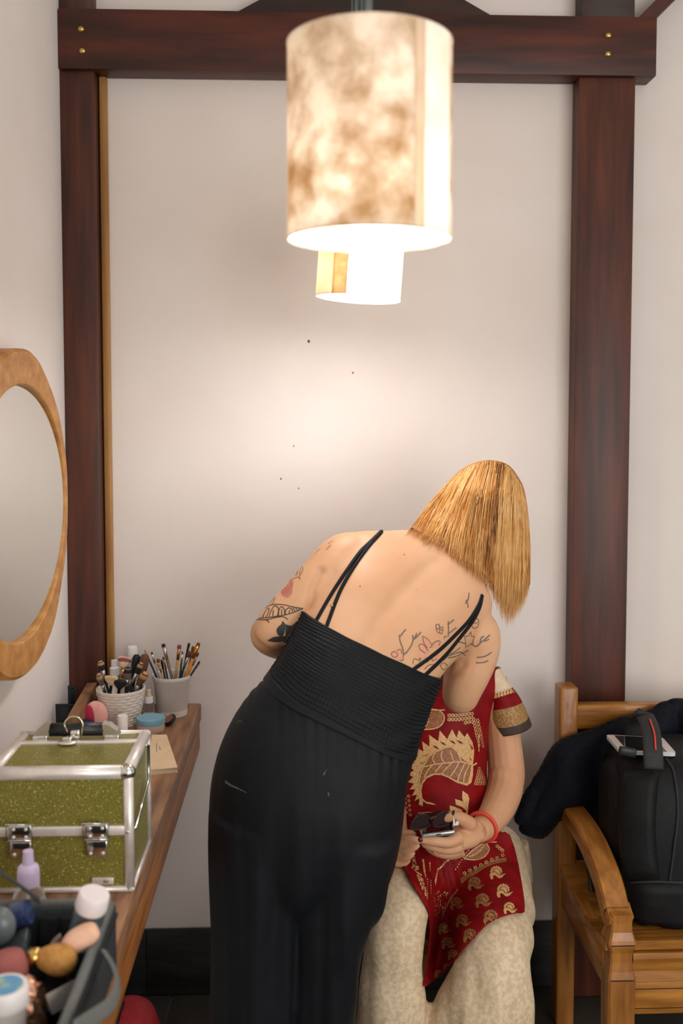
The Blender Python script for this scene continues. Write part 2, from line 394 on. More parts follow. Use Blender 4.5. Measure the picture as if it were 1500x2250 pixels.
# ------------------------------------------------------------------ glitter beauty case
def glitter():
    m = mat('olive_glitter', (98, 92, 36), (150, 142, 66), .36, scale=400, lo=.3, hi=.7, detail=2, metal=.25)
    nt = m.node_tree; N = nt.nodes; L = nt.links; b = N['Principled BSDF']
    tc = N.new('ShaderNodeTexCoord'); vo = N.new('ShaderNodeTexVoronoi'); vo.inputs['Scale'].default_value = 520
    L.new(tc.outputs['Object'], vo.inputs['Vector'])
    sp = N.new('ShaderNodeSeparateColor'); L.new(vo.outputs['Color'], sp.inputs[0])
    gt = N.new('ShaderNodeMath'); gt.operation = 'GREATER_THAN'; gt.inputs[1].default_value = .955; L.new(sp.outputs[0], gt.inputs[0])
    ds = N.new('ShaderNodeMath'); ds.operation = 'LESS_THAN'; ds.inputs[1].default_value = .42; L.new(vo.outputs['Distance'], ds.inputs[0])
    g2 = N.new('ShaderNodeMath'); g2.operation = 'MULTIPLY'; L.new(gt.outputs[0], g2.inputs[0]); L.new(ds.outputs[0], g2.inputs[1]); gt = g2
    src = b.inputs['Base Color'].links[0].from_socket
    mx = N.new('ShaderNodeMix'); mx.data_type = 'RGBA'; L.new(gt.outputs[0], mx.inputs[0]); L.new(src, mx.inputs[6]); mx.inputs[7].default_value = lin((248, 236, 150))
    L.new(mx.outputs[2], b.inputs['Base Color'])
    bp = N.new('ShaderNodeBump'); bp.inputs['Strength'].default_value = .5; bp.inputs['Distance'].default_value = .002
    L.new(sp.outputs[1], bp.inputs['Height']); L.new(bp.outputs[0], b.inputs['Normal']); return m
M_GLIT = glitter()
x0, x1, y0, y1, z0, z1 = -.510, -.281, 1.60, 1.79, CZ + .003, CZ + .206
ym = 1.738; zm = W(150, 1826, y0).z
case = thing('beauty_case', 'olive gold glitter beauty case with silver aluminium edges on the counter', 'case', ((x0 + x1) / 2, (y0 + y1) / 2, CZ))
e = .006
for nm, lo, hi in (('front_panel', (x0 + e, y0 + .003, z0 + e), (x1 - e, y0 + .006, z1 - e)), ('back_panel', (x0 + e, y1 - .006, z0 + e), (x1 - e, y1 - .003, z1 - e)),
                   ('side_panel', (x1 - .006, y0 + e, z0 + e), (x1 - .003, y1 - e, z1 - e)), ('side_panel', (x0 + .003, y0 + e, z0 + e), (x0 + .006, y1 - e, z1 - e)),
                   ('lid_panel', (x0 + e, y0 + e, z1 - .006), (x1 - e, y1 - e, z1 - .003)), ('base_panel', (x0 + e, y0 + e, z0), (x1 - e, y1 - e, z0 + .004))):
    mk(nm, *box_geo(lo, hi), M_GLIT, case, False)
q = .0085
for a, b, r in (((x0, y0, z1), (x1, y0, z1), .0115), ((x0, y1, z1), (x1, y1, z1), .005), ((x1, y0, z1), (x1, y1, z1), .0105), ((x0, y0, z1), (x0, y1, z1), .0095),
                ((x1, y0, z0), (x1, y0, z1), q), ((x0, y0, z0), (x0, y0, z1), q), ((x1, y1, z0), (x1, y1, z1), .005), ((x0, y1, z0), (x0, y1, z1), .005),
                ((x0, y0, z0), (x1, y0, z0), .005), ((x1, y0, z0), (x1, y1, z0), .004)):
    A, B = Vector(a), Vector(b); c = Vector(((x0 + x1) / 2, (y0 + y1) / 2, (z0 + z1) / 2)); ax = [k for k in range(3) if A[k] != B[k]][0]
    for k in range(3):
        if k != ax:
            s = (r - .003) * (1 if c[k] > A[k] else -1); A[k] += s; B[k] += s
    tube('edge_bar', [A, B], r, M_ALU, case, 16)
for cx in (x0 + .008, x1 - .008): mk('corner_ball', *ell_geo((cx, y0 + .008, z1 - .008), (.0145, .0135, .0135)), M_CHROME, case)
mk('lid_bar', *box_geo((x0 + .004, ym - .006, z1 - .006), (x1 - .004, ym + .006, z1 + .002), .002), M_ALU, case)
mk('front_bar', *box_geo((x0 + .004, y0 - .003, zm - .008), (x1 - .012, y0 + .004, zm + .008), .002), M_ALU, case)
for k, px in enumerate((47, 214)):
    cx = W(px, 1830, y0).x
    lt = mk('latch', *box_geo((cx - .019, y0 - .010, zm - .013), (cx + .019, y0 - .003, zm + .015), .003), M_CHROME, case)
    mk('latch_tongue', *box_geo((cx - .017, y0 - .007, zm - .042), (cx + .017, y0 + .002, zm - .014), .002), M_CHROME, lt)
    P = [(cx - .021, y0 - .012, zm - .010), (cx - .021, y0 - .012, zm + .017), (cx + .021, y0 - .012, zm + .017), (cx + .021, y0 - .012, zm - .010), (cx - .021, y0 - .012, zm - .010)]
    tube('latch_wire', P, .0016, M_CHROME, lt, 8)
    for dx in (-.010, .010):
        for dz in (.008, -.005, -.035): mk('rivet', *ell_geo((cx + dx, y0 - (.0105 if dz > -.01 else .0075), zm + dz), (.003, .0016, .003), seg=10, rg=6), M_ALU, lt)
cm = W(165, 1620, ym).x
mk('hasp_plate', *lathe_geo([(.001, 0), (.017, 0), (.017, .0025), (.001, .0025)], (cm - .012, ym - .007, z1), 24, Matrix.Diagonal((1, .7, 1))), M_ALU, case)
mk('hasp_catch', *box_geo((cm - .021, ym - .010, z1 + .002), (cm - .004, ym + .003, z1 + .011), .003), M_CHROME, case)
mk('hasp_knob', *box_geo((cm - .010, ym + .002, z1 + .002), (cm + .008, ym + .012, z1 + .019), .004), M_CHROME, case)
P = [(cm - .012, ym + .006, z1 + .010)] + [(cm - .004 + .016 * math.sin(R(a)), ym + .008, z1 + .026 + .016 * math.cos(R(a))) for a in range(-90, 91, 15)] + [(cm + .010, ym + .006, z1 + .008)]
tube('hasp_loop', P, .0019, mat('pale_gold_wire', (205, 196, 170), rough=.2, metal=1), case, 8)
yh = ym + .018; hx0, hx1 = W(75, 1600, yh).x, W(264, 1600, yh).x
tube('handle_grip', [(hx0 + .028, yh, z1 + .016), (hx1 - .028, yh, z1 + .016)], .0115, M_BLK, case, 16)
for s, hx in ((1, hx0), (-1, hx1)):
    mk('handle_arm', *prism_geo([(hx, z1 + .006), (hx + s * .004, z1 + .015), (hx + s * .018, z1 + .026), (hx + s * .030, z1 + .028), (hx + s * .028, z1 + .006)], 1, yh - .011, yh + .011), mat('satin_steel', (190, 184, 176), rough=.3, metal=.9), case, False)
    mk('handle_foot', *box_geo((min(hx, hx + s * .026), yh - .014, z1 - .002), (max(hx, hx + s * .026), yh - .004, z1 + .009), .002), M_CHROME, case)
sx = x1 + .004
tube('support_arm', [(sx, ym - .012, z1 - .004), (sx + .002, ym + .004, z1 - .010), (sx + .002, ym + .004, zm + .03), (sx + .001, y0 + .05, zm + .008), (sx, y0 + .012, zm - .002), (sx - .012, y0 - .004, zm - .002)], .0028, M_CHROME, case, 8)
lx = W(228, 1948, y0).x
lp = mk('name_plate', *box_geo((lx - .019, y0 - .002, z0 + .011), (lx + .016, y0 + .003, z0 + .022), .001), M_ALU, case)
def text(body, name, loc, size, m, parent, rot=(R(90), 0, 0), extr=.0002):
    cu = bpy.data.curves.new(name, 'FONT'); cu.body = body; cu.size = size; cu.extrude = extr; cu.align_x = 'CENTER'; cu.align_y = 'CENTER'
    o = bpy.data.objects.new(name, cu); cu.materials.append(m); o.rotation_euler = rot; o.location = loc; sc.collection.objects.link(o)
    dg = bpy.context.evaluated_depsgraph_get(); me = bpy.data.meshes.new_from_object(o.evaluated_get(dg)); mw = o.matrix_basis.copy()
    bpy.data.objects.remove(o); me.transform(mw); n = bpy.data.objects.new(name, me); return link(n, parent)
text('tic', 'plate_lettering', (lx + .004, y0 - .0023, z0 + .0165), .009, M_BLK, lp)

# ------------------------------------------------------------------ things on the counter
def cyl_item(name, label, cat, px, py, Y, parts, group=None, z=CZ, M=None):
    """px,py only fix X through the photo; parts: (name, profile, material)"""
    c = W(px, py, Y); c = Vector((c.x, Y, z)); t = thing(name, label, cat, c, group)
    for nm, prof, m in parts: lathe(nm, prof, c, m, t, 32, M)
    return t
def pot_weave():
    Y = 2.49; c = W(266, 1560, Y); c.z = CZ; t = thing('brush_pot', 'white woven pattern pot crowded with large makeup brushes', 'pot', c)
    H, rb, rt = .092, .042, .061; rings = []; seg = 96; rows = 48
    for k in range(rows + 1):
        u = k / rows; r = rb + (rt - rb) * (u ** .7); row = int(u * 12)
        rings.append([Vector((c.x + math.cos(a) * rr, c.y + math.sin(a) * rr, c.z + u * H)) for a in [2 * math.pi * j / seg for j in range(seg)]
                      for rr in [r + .0022 * max(0, math.sin(u * 12 * math.pi * 2)) * (0.5 + .5 * math.sin(14 * a + (row % 2) * math.pi + u * 5))]])
    for r, z in ((rt - .004, H), (rb - .002, .006)): rings.append([Vector((c.x + math.cos(2 * math.pi * j / seg) * r, c.y + math.sin(2 * math.pi * j / seg) * r, c.z + z)) for j in range(seg)])
    mk('pot_body', *rings_geo(rings), mat('cream_ceramic', (222, 212, 198), (230, 222, 210), .45, scale=20), t); return t, c
pot_weave()
M_POT = mat('white_plastic_pot', (216, 210, 204), (226, 221, 216), .5, scale=14)
cB = W(378, 1540, 2.565); cB.z = CZ
tB = thing('brush_pot', 'plain white flowerpot with a rolled rim full of slim brushes', 'pot', cB)
lathe('pot_body', [(.001, 0), (.036, 0), (.038, .004), (.047, .088), (.0505, .094), (.052, .100), (.0505, .105), (.047, .104), (.045, .095), (.035, .006), (.001, .006)], cB, M_POT, tB, 48)
lathe('pot_base_ring', [(.030, 0), (.0385, 0), (.0395, .014), (.036, .016)], cB, M_POT, tB, 48)

BR = {'tan': (196, 150, 104), 'dark': (34, 32, 34), 'brown': (110, 70, 44), 'pink': (150, 72, 84), 'cream': (226, 196, 156), 'orange': (214, 140, 60),
      'silver': (196, 192, 186), 'wood': (206, 156, 96), 'gold': (190, 150, 84), 'black': (22, 24, 27), 'grey': (104, 98, 96), 'taupe': (128, 104, 92)}
def bm_(c, metal=0):
    k = 'brush_' + c + ('_metal' if metal else ''); return mat(k, BR[c], tuple(int(v * .85) for v in BR[c]), .3 if metal else .7, metal, scale=80)
z5 = Z(200, 1390, 6.0)
def brush(tip, base, Yt, Yb, bw, bl, bc, fc, hc, label, grp, tipc=None, fan=False, hw=None):
    """tip/base in the enlarged view of the pots; bw bristle width px, bl bristle length share"""
    (tx_, ty_), (bx_, by_) = z5(tip, base); T = W(tx_, ty_, Yt); B = W(bx_, by_, Yb); d = (B - T).normalized(); L = (B - T).length
    E = B + d * min(.035, max(.004, (B.z - CZ - .012) / max(.2, -d.z))); k = Yt / FPX / 6; r = bw * k / 2 * 1.05; bl = min(.85, bl * 1.35); hr = (hw * k / 2) if hw else max(.0026, r * .55)
    t = thing('makeup_brush', label, 'brush', E, grp); n = T + d * (L * bl)
    if fan: tube('bristles', [T, T.lerp(n, .15), T.lerp(n, .5), n], [r * .8, r, r * .8, hr], bm_(bc), t, 16, 3, ((0, -1, .1), .35))
    else: tube('bristles', [T, T.lerp(n, .12), T.lerp(n, .5), n], [r * .5, r * .9, r, hr * 1.15], bm_(bc), t, 14, 3)
    if tipc: tube('bristle_tip', [T - d * .0008, T.lerp(n, .14), T.lerp(n, .42)], [r * .5, r * .92, r * 1.03], bm_(tipc), t, 14, 3, ((0, -1, .1), .4) if fan else None)
    f = n + d * (L * .34); tube('ferrule', [n - d * .001, f], [hr * 1.15, hr * .95], bm_(fc, 1), t, 12)
    tube('handle', [f - d * .001, E], [hr * .95, hr * .7], bm_(hc), t, 10)
gA, gB = 'large brushes in the woven pot', 'slim brushes in the flowerpot'
YA = 2.49; YBp = 2.565
for a in (((120, 378), (205, 690), YA - .01, YA - .01, 85, .28, 'dark', 'silver', 'black', 'tan and black flat brush leaning furthest left with a silver neck', gA, 'tan'),
          ((98, 545), (165, 740), YA - .02, YA - .01, 85, .55, 'grey', 'silver', 'black', 'fat tan and grey brush low at the left rim of the woven pot', gA, 'tan'),
          ((450, 318), (385, 700), YA + .035, YA + .01, 165, .30, 'cream', 'wood', 'wood', 'cream fan brush with a pink edge and pale wooden handle', gA, 'pink', True, 50),
          ((605, 290), (545, 700), YA + .03, YA + .02, 105, .5, 'black', 'black', 'black', 'large black powder brush at the back of the woven pot', gA),
          ((715, 285), (640, 720), YA + .02, YA + .01, 120, .5, 'brown', 'black', 'black', 'large brown powder brush leaning right in the woven pot', gA),
          ((485, 460), (470, 730), YA, YA, 105, .42, 'taupe', 'silver', 'black', 'round brush with dark ring and taupe tip in the middle of the woven pot', gA, 'dark'),
          ((665, 400), (500, 740), YA - .02, YA - .02, 75, .30, 'dark', 'silver', 'black', 'brush with tan tip and long silver neck leaning right', gA, 'tan'),
          ((720, 530), (590, 745), YA - .025, YA - .02, 105, .55, 'brown', 'silver', 'black', 'angled tan tipped brush hanging over the right rim of the woven pot', gA, 'tan'),
          ((268, 575), (258, 770), YA - .045, YA - .04, 175, .48, 'cream', 'black', 'black', 'cream fan brush spread at the front of the woven pot', gA, None, True, 34),
          ((385, 625), (365, 775), YA - .045, YA - .04, 185, .8, 'black', 'black', 'black', 'wide black fan brush at the front rim of the woven pot', gA, None, True, 34),
          ((705, 225), (870, 600), YBp - .01, YBp - .01, 22, .10, 'wood', 'silver', 'black', 'thin brush leaning furthest left from the flowerpot', gB),
          ((797, 258), (905, 610), YBp, YBp, 26, .06, 'dark', 'silver', 'silver', 'thin all silver brush with small dark tip', gB),
          ((878, 345), (945, 610), YBp - .02, YBp - .02, 44, .14, 'brown', 'gold', 'black', 'short brown tipped brush behind a gold necked one', gB),
          ((888, 400), (950, 620), YBp - .03, YBp - .03, 44, .16, 'tan', 'gold', 'gold', 'short tan tipped brush with gold neck at the front of the flowerpot', gB),
          ((925, 355), (975, 600), YBp + .01, YBp, 24, .12, 'black', 'black', 'black', 'thin black brush left of the thick metal one', gB),
          ((950, 318), (1010, 610), YBp, YBp, 26, .10, 'brown', 'gold', 'black', 'thin brown tipped brush touching the thick metal one', gB),
          ((948, 148), (1072, 620), YBp - .01, YBp - .02, 48, .07, 'dark', 'silver', 'taupe', 'thick metallic brush with dark round tip standing tallest at the centre', gB, None, False, 46),
          ((1166, 160), (1115, 590), YBp, YBp, 54, .09, 'pink', 'wood', 'gold', 'upright brush with dark pink flat tip', gB, None, False, 44),
          ((1205, 248), (1170, 600), YBp + .02, YBp, 26, .08, 'grey', 'silver', 'black', 'thin brush with grey tip between the pink and black ones', gB),
          ((1293, 138), (1190, 600), YBp + .01, YBp, 34, .10, 'black', 'black', 'black', 'plain black rod brush rising at the right of the flowerpot', gB),
          ((1348, 178), (1255, 600), YBp + .025, YBp + .01, 40, .14, 'brown', 'grey', 'black', 'brown tipped brush just behind the orange handled one', gB),
          ((1422, 135), (1235, 610), YBp - .01, YBp - .02, 46, .07, 'brown', 'orange', 'orange', 'bright orange handled brush leaning right', gB, None, False, 52),
          ((1308, 245), (1165, 610), YBp - .02, YBp - .02, 62, .16, 'brown', 'silver', 'black', 'fluffy chestnut tipped brush in front of the orange one', gB),
          ((1410, 262), (1270, 605), YBp, YBp, 40, .12, 'brown', 'silver', 'wood', 'small brown tipped brush to the right of the orange handle', gB),
          ((1432, 380), (1290, 600), YBp - .02, YBp - .01, 24, .12, 'black', 'grey', 'black', 'thin black brush leaning furthest right over the rim', gB)):
    brush(*a)
gP = 'cosmetics on the counter'
M_TUBEB = mat('navy_black_tube', (22, 28, 34), (30, 36, 42), .3, scale=20)
cyl_item('clear_bottle', 'clear bottle with tall white cap standing behind the woven pot', 'bottle', 291, 1450, 2.60, [('bottle_body', [(.001, 0), (.024, 0), (.024, .125), (.018, .142), (.001, .142)], M_GLASS), ('cap', [(.001, .135), (.0135, .135), (.0135, .166), (.012, .170), (.001, .170)], M_WHT)], gP)
cyl_item('spray_bottle', 'green bottle with a stepped white spray top behind the woven pot', 'bottle', 251, 1470, 2.585, [('bottle_body', [(.001, 0), (.021, 0), (.021, .085), (.016, .098), (.001, .098)], mat('green_bottle', (40, 104, 88), rough=.3)), ('cap', [(.001, .095), (.012, .095), (.012, .118), (.008, .121), (.008, .138), (.001, .139)], M_WHT)], gP)
cyl_item('dropper_bottle', 'small half full dropper bottle between the two brush pots', 'bottle', 327, 1545, 2.50, [('bottle_body', [(.001, .001), (.0145, .001), (.0145, .040), (.010, .050), (.008, .052), (.001, .052)], M_GLASS), ('liquid', [(.001, .003), (.0125, .003), (.0125, .022), (.001, .022)], mat('cream_liquid', (214, 200, 176))), ('collar', [(.001, .050), (.0105, .050), (.0105, .064), (.001, .064)], M_WHT), ('dropper_bulb', [(.001, .064), (.008, .064), (.0055, .072), (.005, .082), (.001, .084)], mat('beige_rubber', (204, 182, 152)))], gP)
cyl_item('powder_jar', 'round clear powder jar with a flat blue lid', 'jar', 331, 1600, 2.43, [('jar_body', [(.001, 0), (.033, 0), (.0345, .003), (.0345, .020), (.001, .020)], mat('beige_jar', (206, 184, 170), rough=.25)), ('lid', [(.001, .020), (.0352, .020), (.0352, .032), (.034, .034), (.001, .034)], mat('dusty_blue', (116, 160, 180), (124, 166, 186), .5))], gP)
cyl_item('lipstick', 'small white capped lip product in front of the woven pot', 'lipstick', 269, 1580, 2.38, [('tube_body', [(.001, 0), (.0125, 0), (.0125, .016), (.001, .016)], mat('rose_gold', (190, 120, 110), rough=.25, metal=.6)), ('cap', [(.001, .016), (.0125, .016), (.0125, .053), (.0115, .055), (.001, .055)], M_WHT)], gP)
c = W(375, 1592, 2.47); c.z = CZ; t = thing('powder_compact', 'small round black compact with brown powder beside the blue lid', 'compact', c, gP)
Mx = Matrix.Rotation(R(-38), 3, 'Y') @ Matrix.Rotation(R(20), 3, 'X')
lathe('compact_base', [(.001, 0), (.017, 0), (.017, .005), (.015, .007), (.001, .007)], c + Vector((0, 0, .012)), M_BLK, t, 24, Mx)
lathe('powder_pan', [(.001, .006), (.012, .006), (.012, .0078), (.001, .0078)], c + Vector((0, 0, .012)), mat('bronzer', (150, 92, 66)), t, 24, Mx)
c = W(362, 1578, 2.50); c.z = CZ; t = thing('crumpled_wrapper', 'crumpled clear wrapper between the flowerpot and the blue lid', 'wrapper', c, gP)
g = G().add(*ell_geo(c + Vector((0, 0, .010)), (.020, .016, .011), seg=14, rg=9))
for v in g.v: v += Vector((noise.noise(v * 120), noise.noise(v * 120 + Vector((9, 0, 0))), noise.noise(v * 120 + Vector((0, 9, 0))))) * .006; v.z = max(v.z, CZ + .001)
g.build('wrapper_film', mat('clear_film', (225, 222, 218), rough=.15, trans=.6), t, False)
# notebook
P = [WZ(333, 1614, CZ + .012), WZ(366, 1614, CZ + .012), WZ(390, 1686, CZ + .012), WZ(326, 1692, CZ + .012)]
t = thing('notebook', 'small kraft paper notebook lying beside the case', 'notebook', Vector((P[2].x - .03, P[2].y + .05, CZ)))
def quad_slab(name, P, zA, zB, m, par): mk(name, *rings_geo([[Vector((p.x, p.y, zA)) for p in P], [Vector((p.x, p.y, zB)) for p in P]]), m, par, False)
M_KRAFT = mat('kraft_card', (214, 186, 150), (222, 196, 162), .8, scale=30)
cc = sum(P, Vector()) / 4; Pi = [cc + (p - cc) * .965 for p in P]
quad_slab('back_cover', P, CZ, CZ + .0015, M_KRAFT, t); quad_slab('pages', Pi, CZ + .0015, CZ + .0105, mat('paper_pages', (226, 208, 180)), t); quad_slab('front_cover', P, CZ + .0105, CZ + .012, M_KRAFT, t)
for px0, py0, px1, py1 in ((344, 1633, 344, 1652), (350, 1640, 352, 1648)):
    tube('cover_scribble', [WZ(px0, py0, CZ + .0122), WZ(px1, py1, CZ + .0122)], .0006, mat('pencil_grey', (90, 76, 66)), t, 6)
# left cluster
def slab_tube(name, label, px, Y, w_, h_, d_, m, capm, tilt=0, cap=True):
    c = W(px, 1560, Y); c.z = CZ; t = thing(name, label, 'tube', c, gP)
    v, f = rings_geo([[c + Vector((math.cos(2 * math.pi * k / 20) * w_ / 2, math.sin(2 * math.pi * k / 20) * dd / 2, z)) for k in range(20)] for z, dd in ((.012 if cap else 0, d_), (h_ * .6, d_ * .7), (h_ * .93, .004), (h_, .004))])
    mk('tube_body', v, f, m, t); mk('crimp', *box_geo(c + Vector((-w_ / 2, -.0022, h_ * .9)), c + Vector((w_ / 2, .0022, h_ * 1.0)), .001), m, t)
    if cap: lathe('cap', [(.001, 0), (w_ * .4, 0), (w_ * .4, .014), (.001, .014)], c, capm, t, 20)
    return t
slab_tube('cosmetic_tube', 'black squeeze tube standing nearest the white wall', 142, 2.42, .044, .072, .026, M_TUBEB, M_BLK)
slab_tube('cosmetic_tube', 'slim dark tube right behind the black squeeze tube', 157, 2.50, .017, .095, .016, M_TUBEB, M_BLK)
slab_tube('cosmetic_tube', 'navy tube beside the crimson puff', 189, 2.36, .032, .052, .026, mat('navy_tube', (34, 48, 70), (44, 58, 82), .35), M_BLK)
c = W(210, 1548, 2.43); t = thing('powder_puff', 'soft pink powder puff leaning by the woven pot', 'puff', (c.x, c.y, CZ), gP); mk('puff', *ell_geo((c.x, c.y, CZ + .038), (.030, .018, .038)), mat('pink_puff', (226, 158, 148), (232, 178, 170), .9, scale=30), t)
c = W(194, 1552, 2.42); t = thing('sponge', 'crimson makeup sponge in front of the pink puff', 'sponge', (c.x, c.y, CZ), gP); mk('sponge_body', *ell_geo((c.x, c.y, CZ + .034), (.020, .014, .034)), mat('crimson_sponge', (168, 30, 66), rough=.8), t)
c = W(212, 1580, 2.41); t = thing('lipstick', 'black lipstick lying at the foot of the woven pot', 'lipstick', (c.x, c.y, CZ), gP); mk('tube_body', *tube_geo([c.xy.to_3d() + Vector((-.008, 0, CZ + .010)), c.xy.to_3d() + Vector((.012, -.02, CZ + .010))], .0095, 14), M_BLK, t); mk('cap', *tube_geo([c.xy.to_3d() + Vector((.012, -.02, CZ + .010)), c.xy.to_3d() + Vector((.020, -.028, CZ + .010))], .0100, 14), mat('crimson_cap', (130, 24, 50)), t)
c = W(153, 1576, 2.34); t = thing('compact_pouch', 'small dark pouch with orange print by the black tube', 'pouch', (c.x, c.y, CZ), gP); mk('pouch_body', *ell_geo((c.x, c.y, CZ + .018), (.026, .012, .018)), M_BLK, t)
g = G()
for k in range(5): g.add(*ell_geo((c.x + .004 + .006 * math.cos(k), c.y - .0115, CZ + .022 + .005 * math.sin(2 * k)), (.004, .002, .005), seg=8, rg=5))
g.build('print', mat('orange_print', (198, 132, 76)), t)
A = W(202, 1500, 2.59); B = W(160, 1592, 2.30); dr = (B - A); dr.z = 0; dl = dr.length; dr.normalize(); sd = Vector((dr.y, -dr.x, 0))
top = A.z; pl = []
for p in (A, B):
    for s in (-.012, .012):
        for z in (CZ, top): pl.append(Vector((p.x, p.y, 0)) + sd * s + Vector((0, 0, z)))
tag(mk('wooden_strip', pl, [(0, 1, 3, 2), (4, 6, 7, 5), (0, 2, 6, 4), (1, 5, 7, 3), (0, 4, 5, 1), (2, 3, 7, 6)], M_COUNTER, None, False), 'short brown wooden strip on edge between wall and woven pot', 'wood strip')
c = WZ(330, 1836, CZ + .008); tag(mk('blue_hair_clip', *ell_geo((-.286, c.y, CZ + .007), (.005, .016, .007)), mat('royal_blue', (36, 62, 160), rough=.3), None), 'tiny shiny blue clip beside the glitter case', 'clip')

# ------------------------------------------------------------------ spray bottle and open black bag
Yb_ = 1.475; c = W(63, 1950, Yb_); c.z = CZ
t = thing('pump_bottle', 'clear bottle with lilac pump top in front of the glitter case', 'bottle', c)
M_LIL = mat('lilac_plastic', (198, 180, 210), (206, 190, 216), .35)
lathe('bottle_body', [(.001, .001), (.0255, .001), (.0255, .048), (.022, .064), (.014, .074), (.012, .078), (.001, .078)], c, M_GLASS, t)
lathe('label_band', [(.0259, .006), (.0261, .006), (.0261, .040), (.0259, .040)], c, M_WHT, t)
lathe('liquid', [(.001, .003), (.0235, .003), (.0235, .030), (.001, .030)], c, mat('pinkish_liquid', (190, 164, 172), rough=.1, trans=.7), t)
lathe('pump_collar', [(.001, .076), (.0165, .076), (.0165, .096), (.015, .104), (.0095, .108), (.001, .108)], c, M_LIL, t)
lathe('pump_head', [(.001, .108), (.0085, .108), (.0075, .128), (.001, .130)], c, M_LIL, t)
tube('dip_tube', [c + Vector((0, 0, .076)), c + Vector((-.004, 0, .01))], .002, M_WHT, t, 8)

M_BAG = mat('charcoal_nylon', (38, 44, 48), (52, 58, 62), .6, scale=300, bump=.25, bscale=600)
M_BAGIN = mat('black_lining', (18, 20, 23), (26, 28, 31), .8, scale=80)
M_TRIM = mat('grey_webbing', (92, 94, 92), (108, 110, 106), .7, scale=300, bump=.2, bscale=500)
bx0, bx1, by0, by1 = -.606, -.264, .80, 1.375; bzt = W(245, 1981, 1.36).z - .006
bag = thing('makeup_bag', 'open black nylon makeup bag with elastic loops on the counter', 'bag', ((bx0 + bx1) / 2, 1.1, CZ))
bz0_ = CZ + .002
for nm, lo, hi in (('side_wall', (bx1 - .014, by0, bz0_), (bx1, by1, bzt)), ('side_wall', (bx0, by0, bz0_), (bx0 + .012, by1, bzt)), ('back_wall', (bx0 + .01, by1 - .014, bz0_), (bx1 - .01, by1, bzt)), ('front_wall', (bx0 + .01, by0, bz0_), (bx1 - .01, by0 + .014, bzt))):
    mk(nm, *box_geo(lo, hi, .005), M_BAG, bag)
mk('bag_floor', *box_geo((bx0 + .008, by0 + .01, bz0_), (bx1 - .01, by1 - .01, bz0_ + .006)), M_BAGIN, bag, False)
tube('rim_piping', [(bx1 - .006, by0, bzt), (bx1 - .006, by1 - .012, bzt), (bx1 - .012, by1 - .006, bzt), (bx0, by1 - .006, bzt)], .0065, M_TRIM, bag, 10)
tube('zip', [(bx1 + .001, by0, bzt - .016), (bx1 + .001, by1 - .008, bzt - .016)], .0028, M_BLK, bag, 8)
for k in range(11):
    X = bx1 - .030 - k * .030; mk('elastic_loop', *box_geo((X - .0135, by1 - .021, bz0_ + .02), (X + .0135, by1 - .012, bzt - .012), .004), M_BAGIN, bag)
yd = 1.285
mk('divider', *box_geo((bx0 + .012, yd, bz0_ + .004), (bx1 - .014, yd + .006, bzt - .030), .002), M_BAGIN, bag)
for k in range(11):
    X = bx1 - .032 - k * .030; mk('elastic_loop', *box_geo((X - .0135, yd - .008, bz0_ + .02), (X + .0135, yd + .001, bzt - .034), .004), M_BAGIN, bag)
yd2 = 1.13
mk('divider', *box_geo((bx0 + .012, yd2, bz0_ + .004), (bx1 - .014, yd2 + .006, bzt - .050), .002), M_BAGIN, bag)
S = [W(228, 2088, 1.235), W(250, 2125, 1.22), W(258, 2165, 1.20), W(244, 2205, 1.16), W(205, 2235, 1.11), W(165, 2262, 1.06)]
S = [Vector((max(p.x, bx1 + .004), p.y, p.z)) for p in S]
tube('carry_strap', S, .0095, M_TRIM, bag, 10, 5, ((1, 0, .35), .18))
S = [W(100, 1990, by1), W(60, 1958, by1 - .01), W(0, 1915, by1 - .03), W(-70, 1890, by1 - .06), W(-120, 1960, by1 - .09)]
tube('loop_strap', [Vector((max(p.x, bx0 - .0), p.y, p.z)) for p in S[:3]], .010, M_BAG, bag, 10, 5, ((0, 0, 1), .2))

gQ = 'cosmetics in the open bag'; zf = bz0_ + .006
# tilted clear bottle with white cap
Bt = WZ(208, 1962, .918); Bb = Vector((Bt.x - .040, Bt.y + .016, zf + .004)); ax = (Bt - Bb).normalized(); Lb = (Bt - Bb).length; MR = ax.to_track_quat('Z', 'Y').to_matrix()
t = thing('cleanser_bottle', 'clear bottle with round white cap leaning in the bag corner', 'bottle', Bb, gQ)
lathe('bottle_body', [(.001, 0), (.0205, 0), (.0205, Lb - .03), (.016, Lb - .022), (.001, Lb - .022)], Bb, M_GLASS, t, 32, MR)
lathe('liquid', [(.001, .003), (.019, .003), (.019, Lb * .5), (.001, Lb * .5)], Bb, mat('teal_liquid', (38, 104, 124), rough=.15, trans=.3), t, 32, MR)
lathe('cap', [(.001, Lb - .024), (.020, Lb - .024), (.0215, Lb - .020), (.0205, Lb - .002), (.019, Lb), (.001, Lb)], Bb, mat('pale_white_cap', (226, 216, 216), (232, 224, 224), .4), t, 32, MR)
def lying(name, label, cat, p0, p1, z0_, z1_, prof, m):
    A = WZ(*p0, z0_); B = WZ(*p1, z1_); L = (B - A).length; t = thing(name, label, cat, Vector((A.x, A.y, zf)), gQ)
    tube(name + '_body', [A.lerp(B, u) for u, r in prof], [r for u, r in prof], m, t, 20, 4); return t, A, B
lying('blending_sponge', 'long peach blending sponge against the bag edge', 'sponge', (138, 2085), (214, 2040), .862, .885, [(0, .002), (.04, .008), (.3, .0145), (.7, .0145), (.95, .010), (1, .003)], mat('peach_sponge', (226, 178, 148), (234, 190, 164), .9, scale=60, bump=.1))
